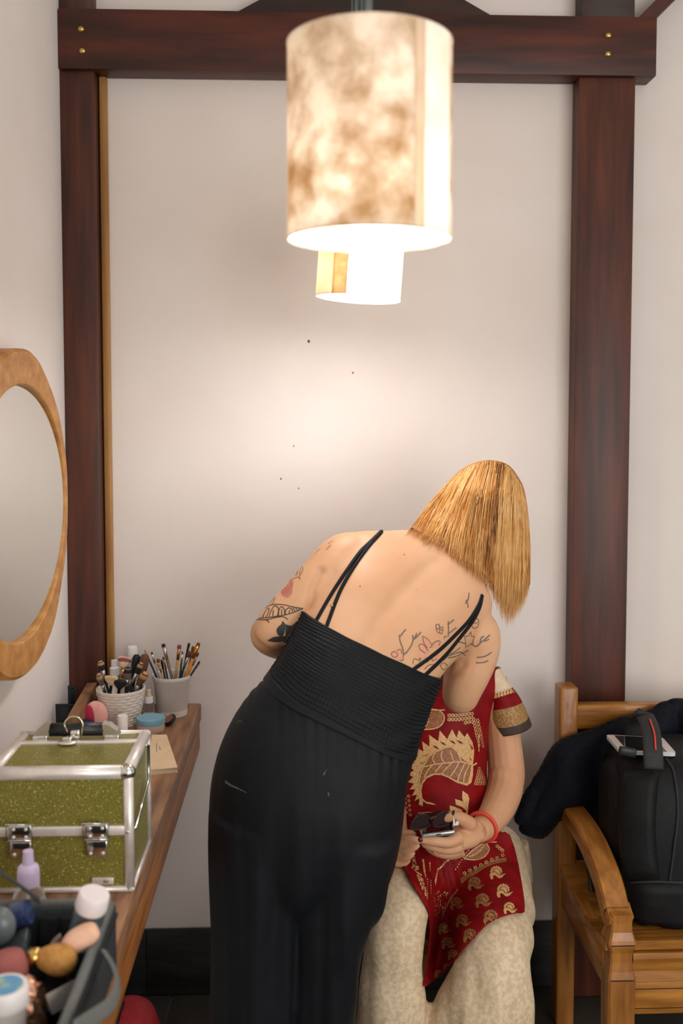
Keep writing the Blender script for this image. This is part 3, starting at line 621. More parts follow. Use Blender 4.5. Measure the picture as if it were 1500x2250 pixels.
t, A, B = lying('kabuki_brush', 'golden brown kabuki brush with a shiny gold neck', 'brush', (85, 2104), (166, 2112), .858, .858, [(0, .007), (.08, .012), (.4, .0185), (.7, .0185), (.93, .012), (1, .003)], mat('golden_bristle', (196, 146, 78), (176, 122, 58), .8, scale=120))
d = (B - A).normalized(); tube('ferrule', [A + d * .002, A - d * .012], .0115, mat('polished_gold', (206, 172, 104), rough=.2, metal=1), t, 20); tube('handle', [A - d * .011, A - d * .05 + Vector((0, 0, -.02))], [.010, .008], M_BLK, t, 14)
lying('makeup_sponge', 'dusty rose makeup sponge behind the white jar', 'sponge', (-15, 2140), (60, 2122), .85, .85, [(0, .004), (.1, .022), (.5, .026), (.85, .022), (1, .010)], mat('dusty_rose', (150, 84, 80), (160, 94, 90), .9, scale=60))
lying('sponge_wedge', 'small grey pointed wedge behind the kabuki brush', 'sponge', (118, 2092), (132, 2052), .84, .875, [(0, .009), (.5, .007), (1, .0008)], mat('grey_sponge', (150, 138, 134)))
c = WZ(10, 2165, .880); tj = thing('cream_jar', 'white cream jar with blue printed lid at the lower left corner', 'jar', (c.x, c.y, zf), gQ)
hj = .880 - zf; lathe('jar_body', [(.001, 0), (.020, 0), (.0245, hj - .02), (.001, hj - .02)], (c.x, c.y, zf), mat('milky_jar', (222, 214, 206), rough=.3), tj)
lathe('lid', [(.001, hj - .022), (.0275, hj - .022), (.0275, hj - .003), (.0255, hj), (.001, hj)], (c.x, c.y, zf), M_WHT, tj)
lathe('lid_print', [(.001, hj), (.021, hj), (.021, hj + .0005), (.001, hj + .0005)], (c.x, c.y, zf), mat('sky_blue_print', (96, 156, 196), (170, 196, 150), .4, scale=60, lo=.45, hi=.7), tj)
M_COP = mat('copper_foil', (196, 140, 104), (220, 176, 150), .22, .9, scale=120, bump=.6, bscale=90)
for k, (px, py, lb) in enumerate(((64, 2200, 'copper foil wrapped packet beside the white jar'), (62, 2243, 'copper foil wrapped packet at the bottom edge of the bag'))):
    c = WZ(px, py, .825 - .01 * k); g = G().add(*ell_geo((c.x, c.y, c.z), (.020, .016, .030), seg=18, rg=12))
    for v in g.v: v += Vector((noise.noise(v * 90), noise.noise(v * 90 + Vector((5, 0, 0))), noise.noise(v * 90 + Vector((0, 5, 0))))) * .007; v.z = max(v.z, zf)
    tag(g.build('foil_packet', M_COP, None, False), lb, 'packet', gQ)
c = WZ(140, 2190, .830); M_ = Matrix.Rotation(R(50), 3, 'Z') @ Matrix.Rotation(R(55), 3, 'X')
tag(mk('sachet', *[[(M_ @ p) + c for p in q] if i == 0 else q for i, q in enumerate(box_geo((-.022, -.012, -.001), (.022, .012, .001), .0008))], mat('silver_sachet', (150, 146, 140), rough=.3, metal=.6)), 'silver grey sachet tucked by the bag side', 'sachet', gQ)
c = WZ(85, 2190, .800); tag(box('palette', c + Vector((-.045, -.04, -.006)), c + Vector((.045, .04, .006)), M_BLK, None, .003), 'flat black makeup palette lying in the bag', 'palette', gQ)
c = WZ(30, 2015, .868); MB_ = Matrix.Rotation(R(70), 3, 'Y')
t = thing('hair_roller', 'translucent blue ribbed lid by the elastic loops', 'lid', (c.x, c.y, zf), gQ); lathe('roller_body', [(.001, 0), (.016, 0), (.0175, .002), (.016, .022), (.001, .022)], c, mat('deep_blue_plastic', (44, 58, 104), (70, 84, 128), .2, trans=.3, scale=90), t, 24, MB_)
c = WZ(-2, 2035, .872); t = thing('frosted_cap', 'frosted grey cap at the left edge of the bag', 'cap', (c.x, c.y, zf), gQ); mk('cap_body', *ell_geo(c, (.022, .018, .026)), mat('frosted_grey', (92, 100, 100), (108, 114, 114), .3), t)
c = WZ(25, 2088, .845); M_ = Matrix.Rotation(R(-25), 3, 'Y') @ Matrix.Rotation(R(20), 3, 'X')
tag(mk('clear_case', *[[(M_ @ p) + c for p in q] if i == 0 else q for i, q in enumerate(box_geo((-.024, -.022, -.006), (.024, .022, .006), .002))], mat('smoky_plastic', (50, 56, 60), rough=.2)), 'small smoky grey box beside the frosted cap', 'box', gQ)

# red bag on the floor under the counter
t = thing('red_bag', 'red bag with black piping on the floor below the counter', 'bag', W(268, 2300, 2.25).xy.to_3d() + Vector((0, 0, FZ)))
c = W(272, 2300, 2.25); zt = W(280, 2226, 2.25).z
def rb(dx, sx_): return [[Vector((c.x + dx + math.cos(a) * sx_ * s, c.y + math.sin(a) * .13 * s, z)) for a in [2 * math.pi * k / 28 for k in range(28)]] for s, z in ((.9, FZ), (1, FZ + .03), (1, zt * .6), (.86, zt * .85), (.55, zt * .97), (.1, zt))]
M_RED = mat('red_nylon', (168, 34, 44), (186, 44, 52), .55, scale=80, bump=.1)
mk('main_pocket', *rings_geo(rb(0, .085)), M_RED, t)
for dx, s in ((-.052, .9), (-.012, 1.0)):
    P = [Vector((c.x + dx, c.y - .136 * math.cos(a) * s, zt * .05 + (zt * .97) * math.sin(a))) for a in [R(k) for k in range(0, 181, 12)]]
    tube('piping', P, .008, M_BLK, t, 8)

# ------------------------------------------------------------------ bench
YR, YFt = 2.50, 2.10
bxl = W(1240, 1800, YR).x; hw = .024
bench = thing('wooden_bench', 'honey coloured wooden bench with curved armrest against the wall', 'bench', (bxl, 2.3, FZ))
zt = W(1240, 1511, YR - .03).z
shade(mk('rear_post', *box_geo((bxl - hw, YR - .03, FZ), (bxl + hw, YR + .03, zt), .007, None, 3), M_BENCHV, bench))
rz1, rz0 = W(1350, 1549, YR - .02).z, W(1350, 1602, YR - .02).z
XBR = 1.75
tr = mk('top_rail', *box_geo((bxl + hw - .002, YR - .02, rz0), (XBR, YR + .015, rz1), .004), M_BENCH, bench)
mk('rail_bead', *box_geo((bxl + hw, YR - .0225, rz1 - .016), (XBR, YR - .019, rz1 - .013), .0005), M_BENCHV, tr)
SZ = .395
mk('lower_rail', *box_geo((bxl + hw - .002, YR - .018, SZ + .10), (XBR, YR + .012, SZ + .16), .004), M_BENCH, bench)
for k in range(7):
    X = bxl + .12 + k * .135; mk('back_slat', *box_geo((X - .03, YR - .010, SZ + .15), (X + .03, YR + .006, rz0 + .004), .003), M_BENCHV, bench)
# dished seat of planks
for k in range(5):
    ya, yb = YFt - .015 + k * .081, YFt - .015 + (k + 1) * .081 - .004
    za, zb = [SZ - .03 * math.sin(math.pi * (min(1, max(0, (y - YFt) / .40)))) for y in (ya, yb)]
    v, f = prism_geo([(ya, za - .02), (yb, zb - .02), (yb, zb), (ya, za)], 0, bxl - .018, XBR); shade(mk('seat_plank', v, f, M_BENCH, bench, False))
# front post with its waisted notches, front apron, side rail
fx = W(1364, 2140, YFt - .02).x; prof = []
def zpx(y): return W(1364, y, YFt - .024).z
for y, h in ((2012, .0235), (2030, .0225), (2050, .0235), (2066, .0285), (2074, .0305), (2080, .0300), (2095, .0245), (2115, .0240), (2135, .0265), (2150, .0300), (2160, .0300), (2250, .0295)):
    prof.append((zpx(y), h))
prof.append((FZ, .027))
fp = mk('front_post', *rings_geo([[Vector((fx + a * h, YFt + b * h, z)) for a, b in ((-1, -.85), (-.85, -1), (.85, -1), (1, -.85), (1, .85), (.85, 1), (-.85, 1), (-1, .85))] for z, h in prof]), M_BENCHV, bench, False)
for y, h in ((2075, .031), (2152, .0305)):
    mk('post_groove', *box_geo((fx - h * .82, YFt - h - .0004, zpx(y) - .0012), (fx + h * .82, YFt - h + .004, zpx(y) + .0012)), mat('dark_groove', (60, 34, 18)), fp, False)
zfr = W(1450, 2094, YFt - .02).z
shade(mk('seat_front_rail', *prism_geo([(YFt - .020, zfr), (YFt - .022, zfr - .012), (YFt - .012, zfr - .045), (YFt - .016, zfr - .066), (YFt + .01, zfr - .066), (YFt + .01, zfr)], 0, fx + .026, XBR), M_BENCH, bench, False))
ap = mk('apron', *box_geo((fx + .026, YFt - .014, zfr - .142), (XBR, YFt + .012, zfr - .068), .003), M_BENCH, bench)
for dz in (-.084, -.128): mk('apron_groove', *box_geo((fx + .026, YFt - .0146, zfr + dz - .001), (XBR, YFt - .012, zfr + dz + .001)), mat('dark_groove', (60, 34, 18)), ap, False)
mk('side_rail', *box_geo((bxl - .014, YFt + .02, SZ - .115), (bxl + .014, YR - .02, SZ - .025), .003), M_BENCHD, bench)
az1 = W(1290, 1785, YR - .06).z
A = [(YR - .03, az1 + .004, .040), (YR - .10, az1 + .004, .040), (YR - .20, az1 + .000, .042), (YFt + .12, az1 - .020, .044), (YFt + .055, az1 - .052, .046), (YFt + .012, az1 - .094, .047), (YFt - .001, zpx(2010), .047)]
A = catmull(A, 6); rings = []
for k, (y, z, th) in enumerate(A):
    u = k / (len(A) - 1); xc = bxl + (fx - bxl) * u; p = A[min(k + 1, len(A) - 1)]; o_ = A[max(k - 1, 0)]
    t = Vector((0, p[0] - o_[0], p[1] - o_[1])).normalized(); nrm = Vector((0, t.z, -t.y));  nrm = nrm if nrm.z > 0 or nrm.y < 0 else -nrm
    if u < .6 and nrm.z < 0: nrm = -nrm
    wv = .027 + .002 * math.sin(u * math.pi); C_ = Vector((xc, y, z))
    rings.append([C_ + Vector((a * wv, 0, 0)) + nrm * (b * th / 2) for a, b in ((-1, -.8), (-.9, -1), (.9, -1), (1, -.8), (1, .7), (.85, 1), (-.85, 1), (-1, .7))])
shade(mk('armrest', *rings_geo(rings), M_BENCHD, bench), 30)

# ------------------------------------------------------------------ backpack on the bench
M_PACK = mat('black_pack_fabric', (12, 14, 16), (19, 21, 23), .6, scale=120, bump=.2, bscale=500, spec=.3)
M_PACKS = mat('dark_grey_strap', (38, 38, 38), (46, 46, 46), .7, scale=200, bump=.2, bscale=500)
kx0, kx1, ky0, ky1 = bxl + .052, bxl + .40, 2.155, 2.44; kz = SZ - .012
pack = thing('backpack', 'black backpack standing upright on the bench seat', 'backpack', ((kx0 + kx1) / 2, 2.3, kz))
rings = []
ktop = W(1430, 1682, 2.22).z
for z, ix, iy in ((0, .02, .02), (.012, .004, .004), (.06, 0, 0), (.17, -.004, -.004), (.26, 0, .004), (.32, .010, .016), (.355, .028, .034), (.378, .055, .060), (.388, .09, .09)):
    zz = kz + z * (ktop + .01 - kz) / .378; ring = []
    xa, xb, ya, yb = kx0 + ix, kx1 - ix, ky0 + iy, ky1 - iy * .6
    for k in range(64):
        th = 2 * math.pi * k / 64; c_, s_ = math.cos(th), math.sin(th)
        p = Vector(((xa + xb) / 2 + (xb - xa) / 2 * math.copysign(abs(c_) ** .45, c_), (ya + yb) / 2 + (yb - ya) / 2 * math.copysign(abs(s_) ** .45, s_), zz)); ring.append(p + Vector((noise.noise(p * 14), noise.noise(p * 14 + Vector((4, 0, 0))), 0)) * .008)
    rings.append(ring)
pv, pf = rings_geo(rings); mk('main_compartment', pv, pf, M_PACK, pack); PT = bvh(pv, pf)
# quilted front panels and seams laid on the front of the pack
for name, L_, R_, top_, bot_, th in (('shoulder_pad', 1372, 1450, 1690, 1935, .022), ('side_pad', 1320, 1358, 1665, 2000, .014), ('lower_pocket', 1385, 1560, 1940, 2085, .012)):
    v = []; nu, nv = 14, 26
    for j in range(nv + 1):
        for i in range(nu + 1):
            u, s = i / nu, j / nv; x = L_ + (R_ - L_) * u - (10 * math.sin(s * math.pi) if name == 'shoulder_pad' else 0); y = top_ + (bot_ - top_) * s
            h, n_ = cast(x, y, PT)
            if h is None: h, n_ = W(x, y, ky1), Vector((0, -1, 0))
            e_ = min(1, 5 * u, 5 * (1 - u)) ** .5 * min(1, 9 * s, 9 * (1 - s)) ** .5
            v.append(h + n_ * (th * e_ + .0004))
    f = [(j * (nu + 1) + i, j * (nu + 1) + i + 1, (j + 1) * (nu + 1) + i + 1, (j + 1) * (nu + 1) + i) for j in range(nv) for i in range(nu)]
    mk(name, v, f, M_PACK, pack)
for pl in ([(1462, 1668), (1480, 1700), (1488, 1780), (1480, 1860), (1470, 1935)], [(1355, 1700), (1352, 1800), (1350, 1900), (1360, 2080)], [(1388, 1938), (1440, 1936), (1520, 1940)]):
    v, f = ribbon_geo(smooth_pl(pl), .005, PT, .001, 5, .004)
    if f: mk('zip_seam', v, f, M_PACKS, pack)
HP = [W(1404, 1690, 2.235), W(1405, 1640, 2.23), W(1408, 1600, 2.24), W(1422, 1579, 2.27), W(1440, 1586, 2.29), W(1448, 1620, 2.26), W(1447, 1655, 2.215), W(1443, 1690, 2.19)]
hs = [W(1436, 1690, 2.185), W(1434, 1650, 2.20), W(1430, 1610, 2.235), W(1420, 1580, 2.275), W(1408, 1576, 2.31), W(1396, 1590, 2.345), W(1390, 1630, 2.37)]
hd_ = tube('carry_handle', hs, .023, M_PACKS, pack, 14, 5, ((0, -1, .25), .28))
st_ = [W(1427, 1580, 2.258), W(1437, 1612, 2.222), W(1440, 1648, 2.192)]
tube('red_stripe', st_, .0022, mat('bright_red_line', (220, 70, 60)), hd_, 6, 5)
bk = mk('strap_buckle', *box_geo((-.02, -.006, -.010), (.02, .006, .010), .004, Matrix.Translation(W(1378, 1652, 2.17)) @ Matrix.Rotation(R(12), 4, 'Y')), M_BLK, pack)
tube('side_strap', [W(1298, 1900, 2.40), W(1304, 1960, 2.36), W(1300, 2030, 2.33), W(1310, 2070, 2.26)], .012, M_BLK, pack, 10, 4, ((0, -1, 0), .25))

# white phone lying on the backpack
A_, B_, C_, D_ = W(1331, 1613, 2.335), W(1452, 1622, 2.36), W(1486, 1657, 2.215), W(1362, 1652, 2.19)
zA = ktop + .026
def onz(px, py): return WZ(px, py, zA)
ph = [onz(1330, 1614), onz(1455, 1620), onz(1486, 1655), onz(1362, 1650)]
cc = sum(ph, Vector()) / 4
t = thing('smartphone', 'white rimmed smartphone lying face up on the backpack', 'phone', cc)
def rounded(P, k, nrm=None):
    out = []; n = len(P)
    for i in range(n):
        p, a, b = P[i], P[i - 1], P[(i + 1) % n]; a = p + (a - p).normalized() * k; b = p + (b - p).normalized() * k
        out += [(1 - s) ** 2 * a + 2 * s * (1 - s) * p + s * s * b for s in (0, .25, .5, .75, 1)]
    return out
def slab(name, P, z0_, z1_, m, par): return mk(name, *rings_geo([[p + Vector((0, 0, z0_)) for p in P], [p + Vector((0, 0, z1_)) for p in P]]), m, par, False)
slab('phone_case', rounded(ph, .012), -.008, 0, mat('mint_white_case', (202, 214, 210), rough=.35), t)
ins = lambda s, k=1.0: [cc + (p - cc) * s for p in ph]
slab('phone_face', rounded(ins(.97), .011), 0, .0006, mat('phone_face_white', (232, 222, 218), rough=.2), t)
a, b, c_, d_ = ins(.90); u0, u1 = .10, .88
scr = [a.lerp(b, u0), a.lerp(b, u1), d_.lerp(c_, u1), d_.lerp(c_, u0)]
slab('screen', scr, .0006, .0009, mat('dark_screen', (30, 30, 32), rough=.05), t)

# black jacket over the bench back and post
M_JACK = mat('black_jacket_cloth', (11, 14, 22), (17, 21, 32), .75, scale=60, bump=.12, bscale=300, sheen=.03, spec=.2)
out = [tuple(p) for p in resample(smooth_pl([(1545, 1560), (1500, 1543), (1460, 1548), (1425, 1570), (1360, 1585), (1300, 1610), (1262, 1622), (1222, 1642), (1190, 1695), (1158, 1745), (1144, 1780), (1137, 1800), (1147, 1808), (1150, 1824), (1188, 1834), (1212, 1812), (1225, 1796), (1262, 1782), (1288, 1800), (1310, 1860), (1330, 1900), (1545, 1900)], 3), 6)]
xs = [p[0] for p in out]; ys = [p[1] for p in out]
def inpoly(x, y, P):
    c = False; j = len(P) - 1
    for i in range(len(P)):
        if (P[i][1] > y) != (P[j][1] > y) and x < (P[j][0] - P[i][0]) * (y - P[i][1]) / (P[j][1] - P[i][1]) + P[i][0]: c = not c
        j = i
    return c
pts = [Vector(p) for p in out]; n0 = len(out)
for y in range(1545, 1900, 8):
    for x in range(1140, 1545, 8):
        if inpoly(x, y, out): pts.append(Vector((x, y)))
r_ = delaunay_2d_cdt(pts, [(k, (k + 1) % n0) for k in range(n0)], [], 1, 1e-4)
def jackY(x, y):
    b = min(((x - p[0]) ** 2 + (y - p[1]) ** 2) ** .5 for p in out)
    fold = math.sin((x * .9 + y * .25) * .05 + 2 * noise.noise(Vector((x * .01, y * .01, 0)))) * .018
    return 2.452 - .035 * min(1, b / 40) ** .6 - fold * min(1, b / 30)
V = [W(p.x, p.y, jackY(p.x, p.y)) for p in r_[0]]
F = [t_ for t_ in r_[2] if inpoly(*(sum((r_[0][k] for k in t_), Vector((0, 0))) / 3), out)]
jk = tag(mk('jacket', V, F, M_JACK), 'black cloth jacket slung over the bench post and back', 'jacket')
md = jk.modifiers.new('thick', 'SOLIDIFY'); md.thickness = .022; md.offset = 0
tag(tube('power_cable', [W(1150, 2208, 2.62), W(1200, 2206, 2.62), W(1262, 2216, 2.60), W(1300, 2211, 2.61), W(1345, 2206, 2.63), W(1420, 2200, 2.64)], .004, mat('white_cable', (196, 190, 180), rough=.5), None, 8, 5), 'thin white cable along the foot of the wall', 'cable')

# ------------------------------------------------------------------ person standing with her back to the camera
pA = thing('person', 'person in a dark strapless jumpsuit with tattooed back bending over the seated one', 'person', (W(660, 1900, 1.92).x, 1.92, FZ))
T_ = [(478, 1700, 888, 1735, 1.93, 1.93, .125), (525, 1592, 898, 1672, 1.93, 1.94, .118), (592, 1490, 907, 1640, 1.94, 1.95, .106), (632, 1418, 928, 1572, 1.965, 1.98, .102), (672, 1345, 960, 1497, 2.01, 2.02, .104),
      (702, 1274, 1000, 1450, 2.06, 2.07, .104), (732, 1216, 1052, 1392, 2.10, 2.12, .096), (762, 1178, 1074, 1340, 2.135, 2.15, .082), (826, 1178, 1056, 1292, 2.16, 2.17, .066), (890, 1190, 1030, 1262, 2.18, 2.19, .056), (945, 1180, 1040, 1226, 2.21, 2.21, .053), (985, 1130, 1075, 1165, 2.25, 2.25, .055)]
torso = loft_geo(T_, 6, 56, 2.35)
HEADC = W(1062, 1122, 2.285); HM = Matrix.Rotation(R(-30), 3, 'X') @ Matrix.Rotation(R(12), 3, 'Y')
def arm(js, seg=16, n=5): return tube_geo([W(*j[:3]) for j in js], [j[3] for j in js], seg, n)
geo = [torso, ell_geo(HEADC, (.076, .092, .112), HM),
       ell_geo(HEADC + HM @ Vector((0, .088, -.02)), (.013, .018, .022), HM), ell_geo(HEADC + HM @ Vector((0, .062, -.075)), (.034, .03, .03), HM),
       ell_geo(HEADC + HM @ Vector((.077, .005, -.015)), (.012, .018, .03), HM), ell_geo(HEADC + HM @ Vector((-.077, .005, -.015)), (.012, .018, .03), HM),
       ell_geo(HEADC + HM @ Vector((0, .086, -.068)), (.022, .010, .008), HM),
       arm([(800, 1222, 2.12, .050), (752, 1228, 2.09, .053), (696, 1282, 2.05, .048), (643, 1338, 2.03, .045), (606, 1376, 2.02, .042), (590, 1393, 2.03, .038)]),
       arm([(600, 1380, 2.03, .036), (590, 1394, 2.045, .039), (618, 1408, 2.10, .040), (680, 1415, 2.17, .036), (770, 1400, 2.25, .030), (850, 1370, 2.30, .024), (880, 1358, 2.315, .022)]),
       arm([(1010, 1372, 2.12, .052), (1044, 1392, 2.12, .053), (1047, 1432, 2.12, .049), (1032, 1478, 2.115, .045), (1017, 1515, 2.12, .041), (1012, 1530, 2.13, .039)]),
       arm([(1018, 1512, 2.115, .036), (1012, 1528, 2.13, .040), (1012, 1500, 2.18, .040), (1008, 1440, 2.235, .034), (1003, 1385, 2.27, .026), (1000, 1362, 2.28, .023)])]
# hands reaching to the seated face, five fingers each
def hand(geo, P, D, U, s=1.0, curl=.5, side=1):
    """P wrist point, D direction of the fingers, U palm normal; fingers bend towards -U"""
    D = D.normalized(); S_ = D.cross(U).normalized() * side; U = U.normalized()
    MP = Matrix((S_, D, U)).transposed()
    geo.append(ell_geo(P + D * .045 * s, (.038 * s, .052 * s, .016 * s), MP))
    for k, (x, L) in enumerate(((-.027, .062), (-.009, .072), (.009, .068), (.026, .054))):
        b0 = P + D * .082 * s + S_ * x * s; p = [b0 - D * .02 * s, b0]; dr = D.copy(); q = b0.copy()
        for j, fr in enumerate((.45, .32, .23)):
            dr = (dr - U * curl * (.55 + .3 * j)).normalized(); q = q + dr * L * fr * s; p.append(q.copy())
        geo.append(tube_geo(p, [.0095 * s, .009 * s, .0085 * s, .0078 * s, .006 * s], 10, 3))
    b0 = P + D * .025 * s - S_ * .03 * s
    geo.append(tube_geo([b0 + S_ * .012 * s, b0 - S_ * .016 * s + D * .02 * s, b0 - S_ * .018 * s + D * .045 * s - U * .012 * s, b0 - S_ * .010 * s + D * .066 * s - U * .02 * s], [.013 * s, .0115 * s, .010 * s, .007 * s], 10, 3))
hand(geo, W(880, 1358, 2.315), Vector((.06, .03, .02)), Vector((0, -.6, 1)), .95, .4)
hand(geo, W(1000, 1362, 2.28), Vector((-.02, .03, .05)), Vector((.6, -1, .2)), .95, .5)
for sx_, X in ((-1, W(560, 2250, 1.93).x), (1, W(705, 2250, 1.93).x)):     # legs and feet inside the trousers
    geo.append(tube_geo([Vector((W(600 if sx_ < 0 else 760, 1800, 1.93).x, 1.93, W(600, 1800, 1.93).z)), Vector((X, 1.92, .42)), Vector((X, 1.95, FZ + .06))], [.085, .058, .04], 14, 5))
    geo.append(ell_geo((X, 2.01, FZ + .03), (.042, .12, .029)))
bv, bf = fuse(geo, .0045, 5)
def proj(p):
    q = RM.transposed() @ (p - CAM); return Vector((PPX + FPX * q.x / -q.z, PPY - FPX * q.y / -q.z))
CR = resample([(704, 1256), (697, 1270), (686, 1295), (680, 1335)], 6); CR2 = resample([(962, 1496), (985, 1488), (1004, 1478), (1018, 1460)], 6)
GR = resample([(985, 1212), (935, 1250), (880, 1305), (835, 1360), (790, 1430)], 8)
for k, p in enumerate(bv):                                 # spine groove and shoulder blades
    if .75 < p.z < 1.6 and p.y < 2.15:
        q = proj(p); d = min((q - g_).length for g_ in GR) if 680 < q.x < 1080 and 1180 < q.y < 1500 else 99
        h = -.0055 * math.exp(-(d / 17) ** 2)
        for cx, cy_, sx_, am in ((800, 1275, 48, .008), (985, 1352, 50, .009), (745, 1240, 22, .003)):
            h += am * math.exp(-(((q.x - cx) ** 2 + (q.y - cy_) ** 2) / sx_ ** 2))
        dc = min((q - g_).length for g_ in CR) if q.x < 740 else min((q - g_).length for g_ in CR2)
        h -= (.008 if q.x < 740 else .005) * math.exp(-(dc / 9) ** 2)
        if h: bv[k] = p + Vector((0, -h, h * .2))
mk('body', bv, bf, M_SKIN, pA); BT = bvh(bv, bf)
for s in (-1, 1): mk('eye', *ell_geo(HEADC + HM @ Vector((.03 * s, .083, .012)), (.014, .008, .008), HM), mat('eye_white', (225, 220, 214), rough=.2), pA)

# jumpsuit
M_NAVY = mat('dark_navy_jersey', (8, 12, 17), (12, 16, 22), .62, scale=30, bump=.06, bscale=400, spec=.28)
# smocked bodice: a shell around the torso with gathered rows
Bst = [(583, 1497, 905, 1656, 1.938, 1.95, .118), (612, 1452, 914, 1618, 1.948, 1.962, .112), (634, 1412, 928, 1572, 1.965, 1.98, .110), (652, 1378, 946, 1532, 1.985, 2.0, .110), (667, 1337, 966, 1488, 2.015, 2.025, .112)]
rr_ = station_rings(Bst, 34, 420, 2.35); nR = len(rr_); outr = []; axB = (sum(rr_[-1], Vector()) / 420 - sum(rr_[0], Vector()) / 420).normalized()
for k, ring in enumerate(rr_):
    u = k / (nR - 1); C_ = sum(ring, Vector()) / len(ring); new = []
    for j, p in enumerate(ring):
        d = (p - C_).normalized(); th = 2 * math.pi * j / len(ring)
        row = abs(math.sin(u * 24 * math.pi + 1.6 * noise.noise(Vector((math.cos(th) * 2, math.sin(th) * 2, u * 3)))))
        h = .0017 * row + .0010 * math.sin(th * 130 + 2.5 * noise.noise(p * 40)) * row + .004 * noise.noise(Vector((p.x * 9, p.z * 26, 1)))
        if u < .12: h = .0025 + .002 * noise.noise(p * 20)
        near = max(-1, min(1, -(p - C_).y / .10)); new.append(p + d * (h + .003) - axB * near * (.026 + .044 * u))
    outr.append(new)
top_ = outr[-1]; C_ = sum(top_, Vector()) / len(top_)
outr.append([p + (C_ - p).normalized() * .008 for p in top_])
outr.append([p + (C_ - p).normalized() * .012 + (sum(rr_[-6], Vector()) / 420 - C_).normalized() * .02 for p in top_])
vv, ff = rings_geo(outr, False); mk('jumpsuit_bodice', vv, ff, M_NAVY, pA)
Ht = [(586, 1490, 906, 1645, 1.94, 1.95, .112), (560, 1512, 905, 1662, 1.935, 1.945, .122), (520, 1565, 899, 1690, 1.93, 1.94, .138), (487, 1630, 892, 1722, 1.925, 1.935, .150), (468, 1705, 887, 1770, 1.925, 1.93, .158), (462, 1790, 878, 1835, 1.925, 1.925, .155), (463, 1890, 862, 1905, 1.925, 1.925, .140), (480, 1980, 830, 1985, 1.925, 1.925, .10), (540, 2060, 760, 2060, 1.925, 1.925, .05)]
LL = [(462, 1760, 700, 1790, 1.925, 1.92, .142), (463, 1880, 692, 1890, 1.925, 1.92, .140), (465, 2050, 682, 2050, 1.925, 1.92, .132), (464, 2160, 676, 2160, 1.925, 1.92, .130), (461, 2260, 672, 2260, 1.925, 1.92, .130), (450, 2700, 660, 2700, 1.925, 1.92, .135)]
RL = [(640, 1790, 880, 1815, 1.92, 1.925, .142), (636, 1880, 864, 1890, 1.92, 1.925, .140), (632, 1950, 845, 1952, 1.92, 1.925, .138), (630, 2020, 813, 2020, 1.92, 1.925, .135), (627, 2110, 792, 2110, 1.92, 1.925, .128), (624, 2260, 774, 2260, 1.92, 1.925, .125), (610, 2700, 760, 2700, 1.92, 1.925, .130)]
tv, tf = fuse([loft_geo(Ht, 6, 64, 2.25), loft_geo(LL, 6, 40, 2.2), loft_geo(RL, 6, 40, 2.2)], .0065, 8)
me = bpy.data.meshes.new('t'); me.from_pydata([tuple(p) for p in tv], [], tf); me.update(); nrm = [v.normal.copy() for v in me.vertices]; bpy.data.meshes.remove(me)
zs0 = W(600, 1490, 1.94); zs1 = W(906, 1645, 1.94)
for k, p in enumerate(tv):
    seam = zs0.z + (zs1.z - zs0.z) * (p.x - zs0.x) / (zs1.x - zs0.x); dz = seam - p.z          # below the waist seam
    g_ = math.exp(-max(0, dz) / .05) * min(1, max(0, dz + .01) / .02); low = min(1, max(0, dz - .12) / .25)
    sx_ = p.x + .25 * dz * (p.x - .02)
    h = .0030 * (.45 + .8 * noise.noise(Vector((p.x * 20, p.y * 10, 3)))) * g_ * math.sin(sx_ * 300 + 5 * noise.noise(Vector((p.x * 14, p.y * 8, p.z * 3)))) + low * (.012 * noise.noise(Vector((p.x * 24 + p.y * 6, p.y * 14, p.z * 1.6))) + .005 * noise.noise(Vector((p.x * 50, p.y * 25, p.z * 2.4 + 7))))
    tv[k] = p + nrm[k] * h; tv[k].z = max(tv[k].z, FZ + .012)
mk('jumpsuit_trousers', tv, tf, M_NAVY, pA); TT = bvh(tv, tf)
M_FLECK = mat('powder_smudge', (112, 102, 94), (70, 68, 66), .9, scale=200)
z6 = Z(440, 1550, 3.0)
g = G()
for pl, wd in (([(165, 500), (200, 525), (250, 548), (305, 575)], .0045), ([(240, 115), (262, 100), (280, 115)], .003), ([(810, 460), (822, 440), (835, 420)], .003), ([(842, 575), (848, 600)], .003)):
    g.add(*ribbon_geo(z6(*pl), wd, TT, .0006, 3, 0, True))
g.build('powder_smudge', M_FLECK, pA)
ALLT = bvh(*(lambda G_: (G_.v, G_.f))(G().add(bv, bf).add(vv, ff)))
for pl in ([(838, 1168), (815, 1190), (790, 1215), (757, 1262), (725, 1312), (690, 1374)], [(838, 1170), (812, 1198), (787, 1232), (762, 1272), (742, 1312), (714, 1386)],
           [(1058, 1308), (1050, 1330), (1030, 1362), (1002, 1392), (960, 1432), (898, 1478)], [(1058, 1308), (1052, 1335), (1036, 1366), (1008, 1402), (975, 1442), (926, 1490)]):
    v, f = ribbon_geo(smooth_pl(pl, 6), .0075, BT, .0004, 4, .0035)
    mk('shoulder_strap', v, f, M_NAVY, pA)
h, n_ = cast(730, 1333, ALLT); mk('strap_slider', *ell_geo(h + n_ * .004, (.003, .003, .004), seg=10, rg=6), M_BRASS, pA)

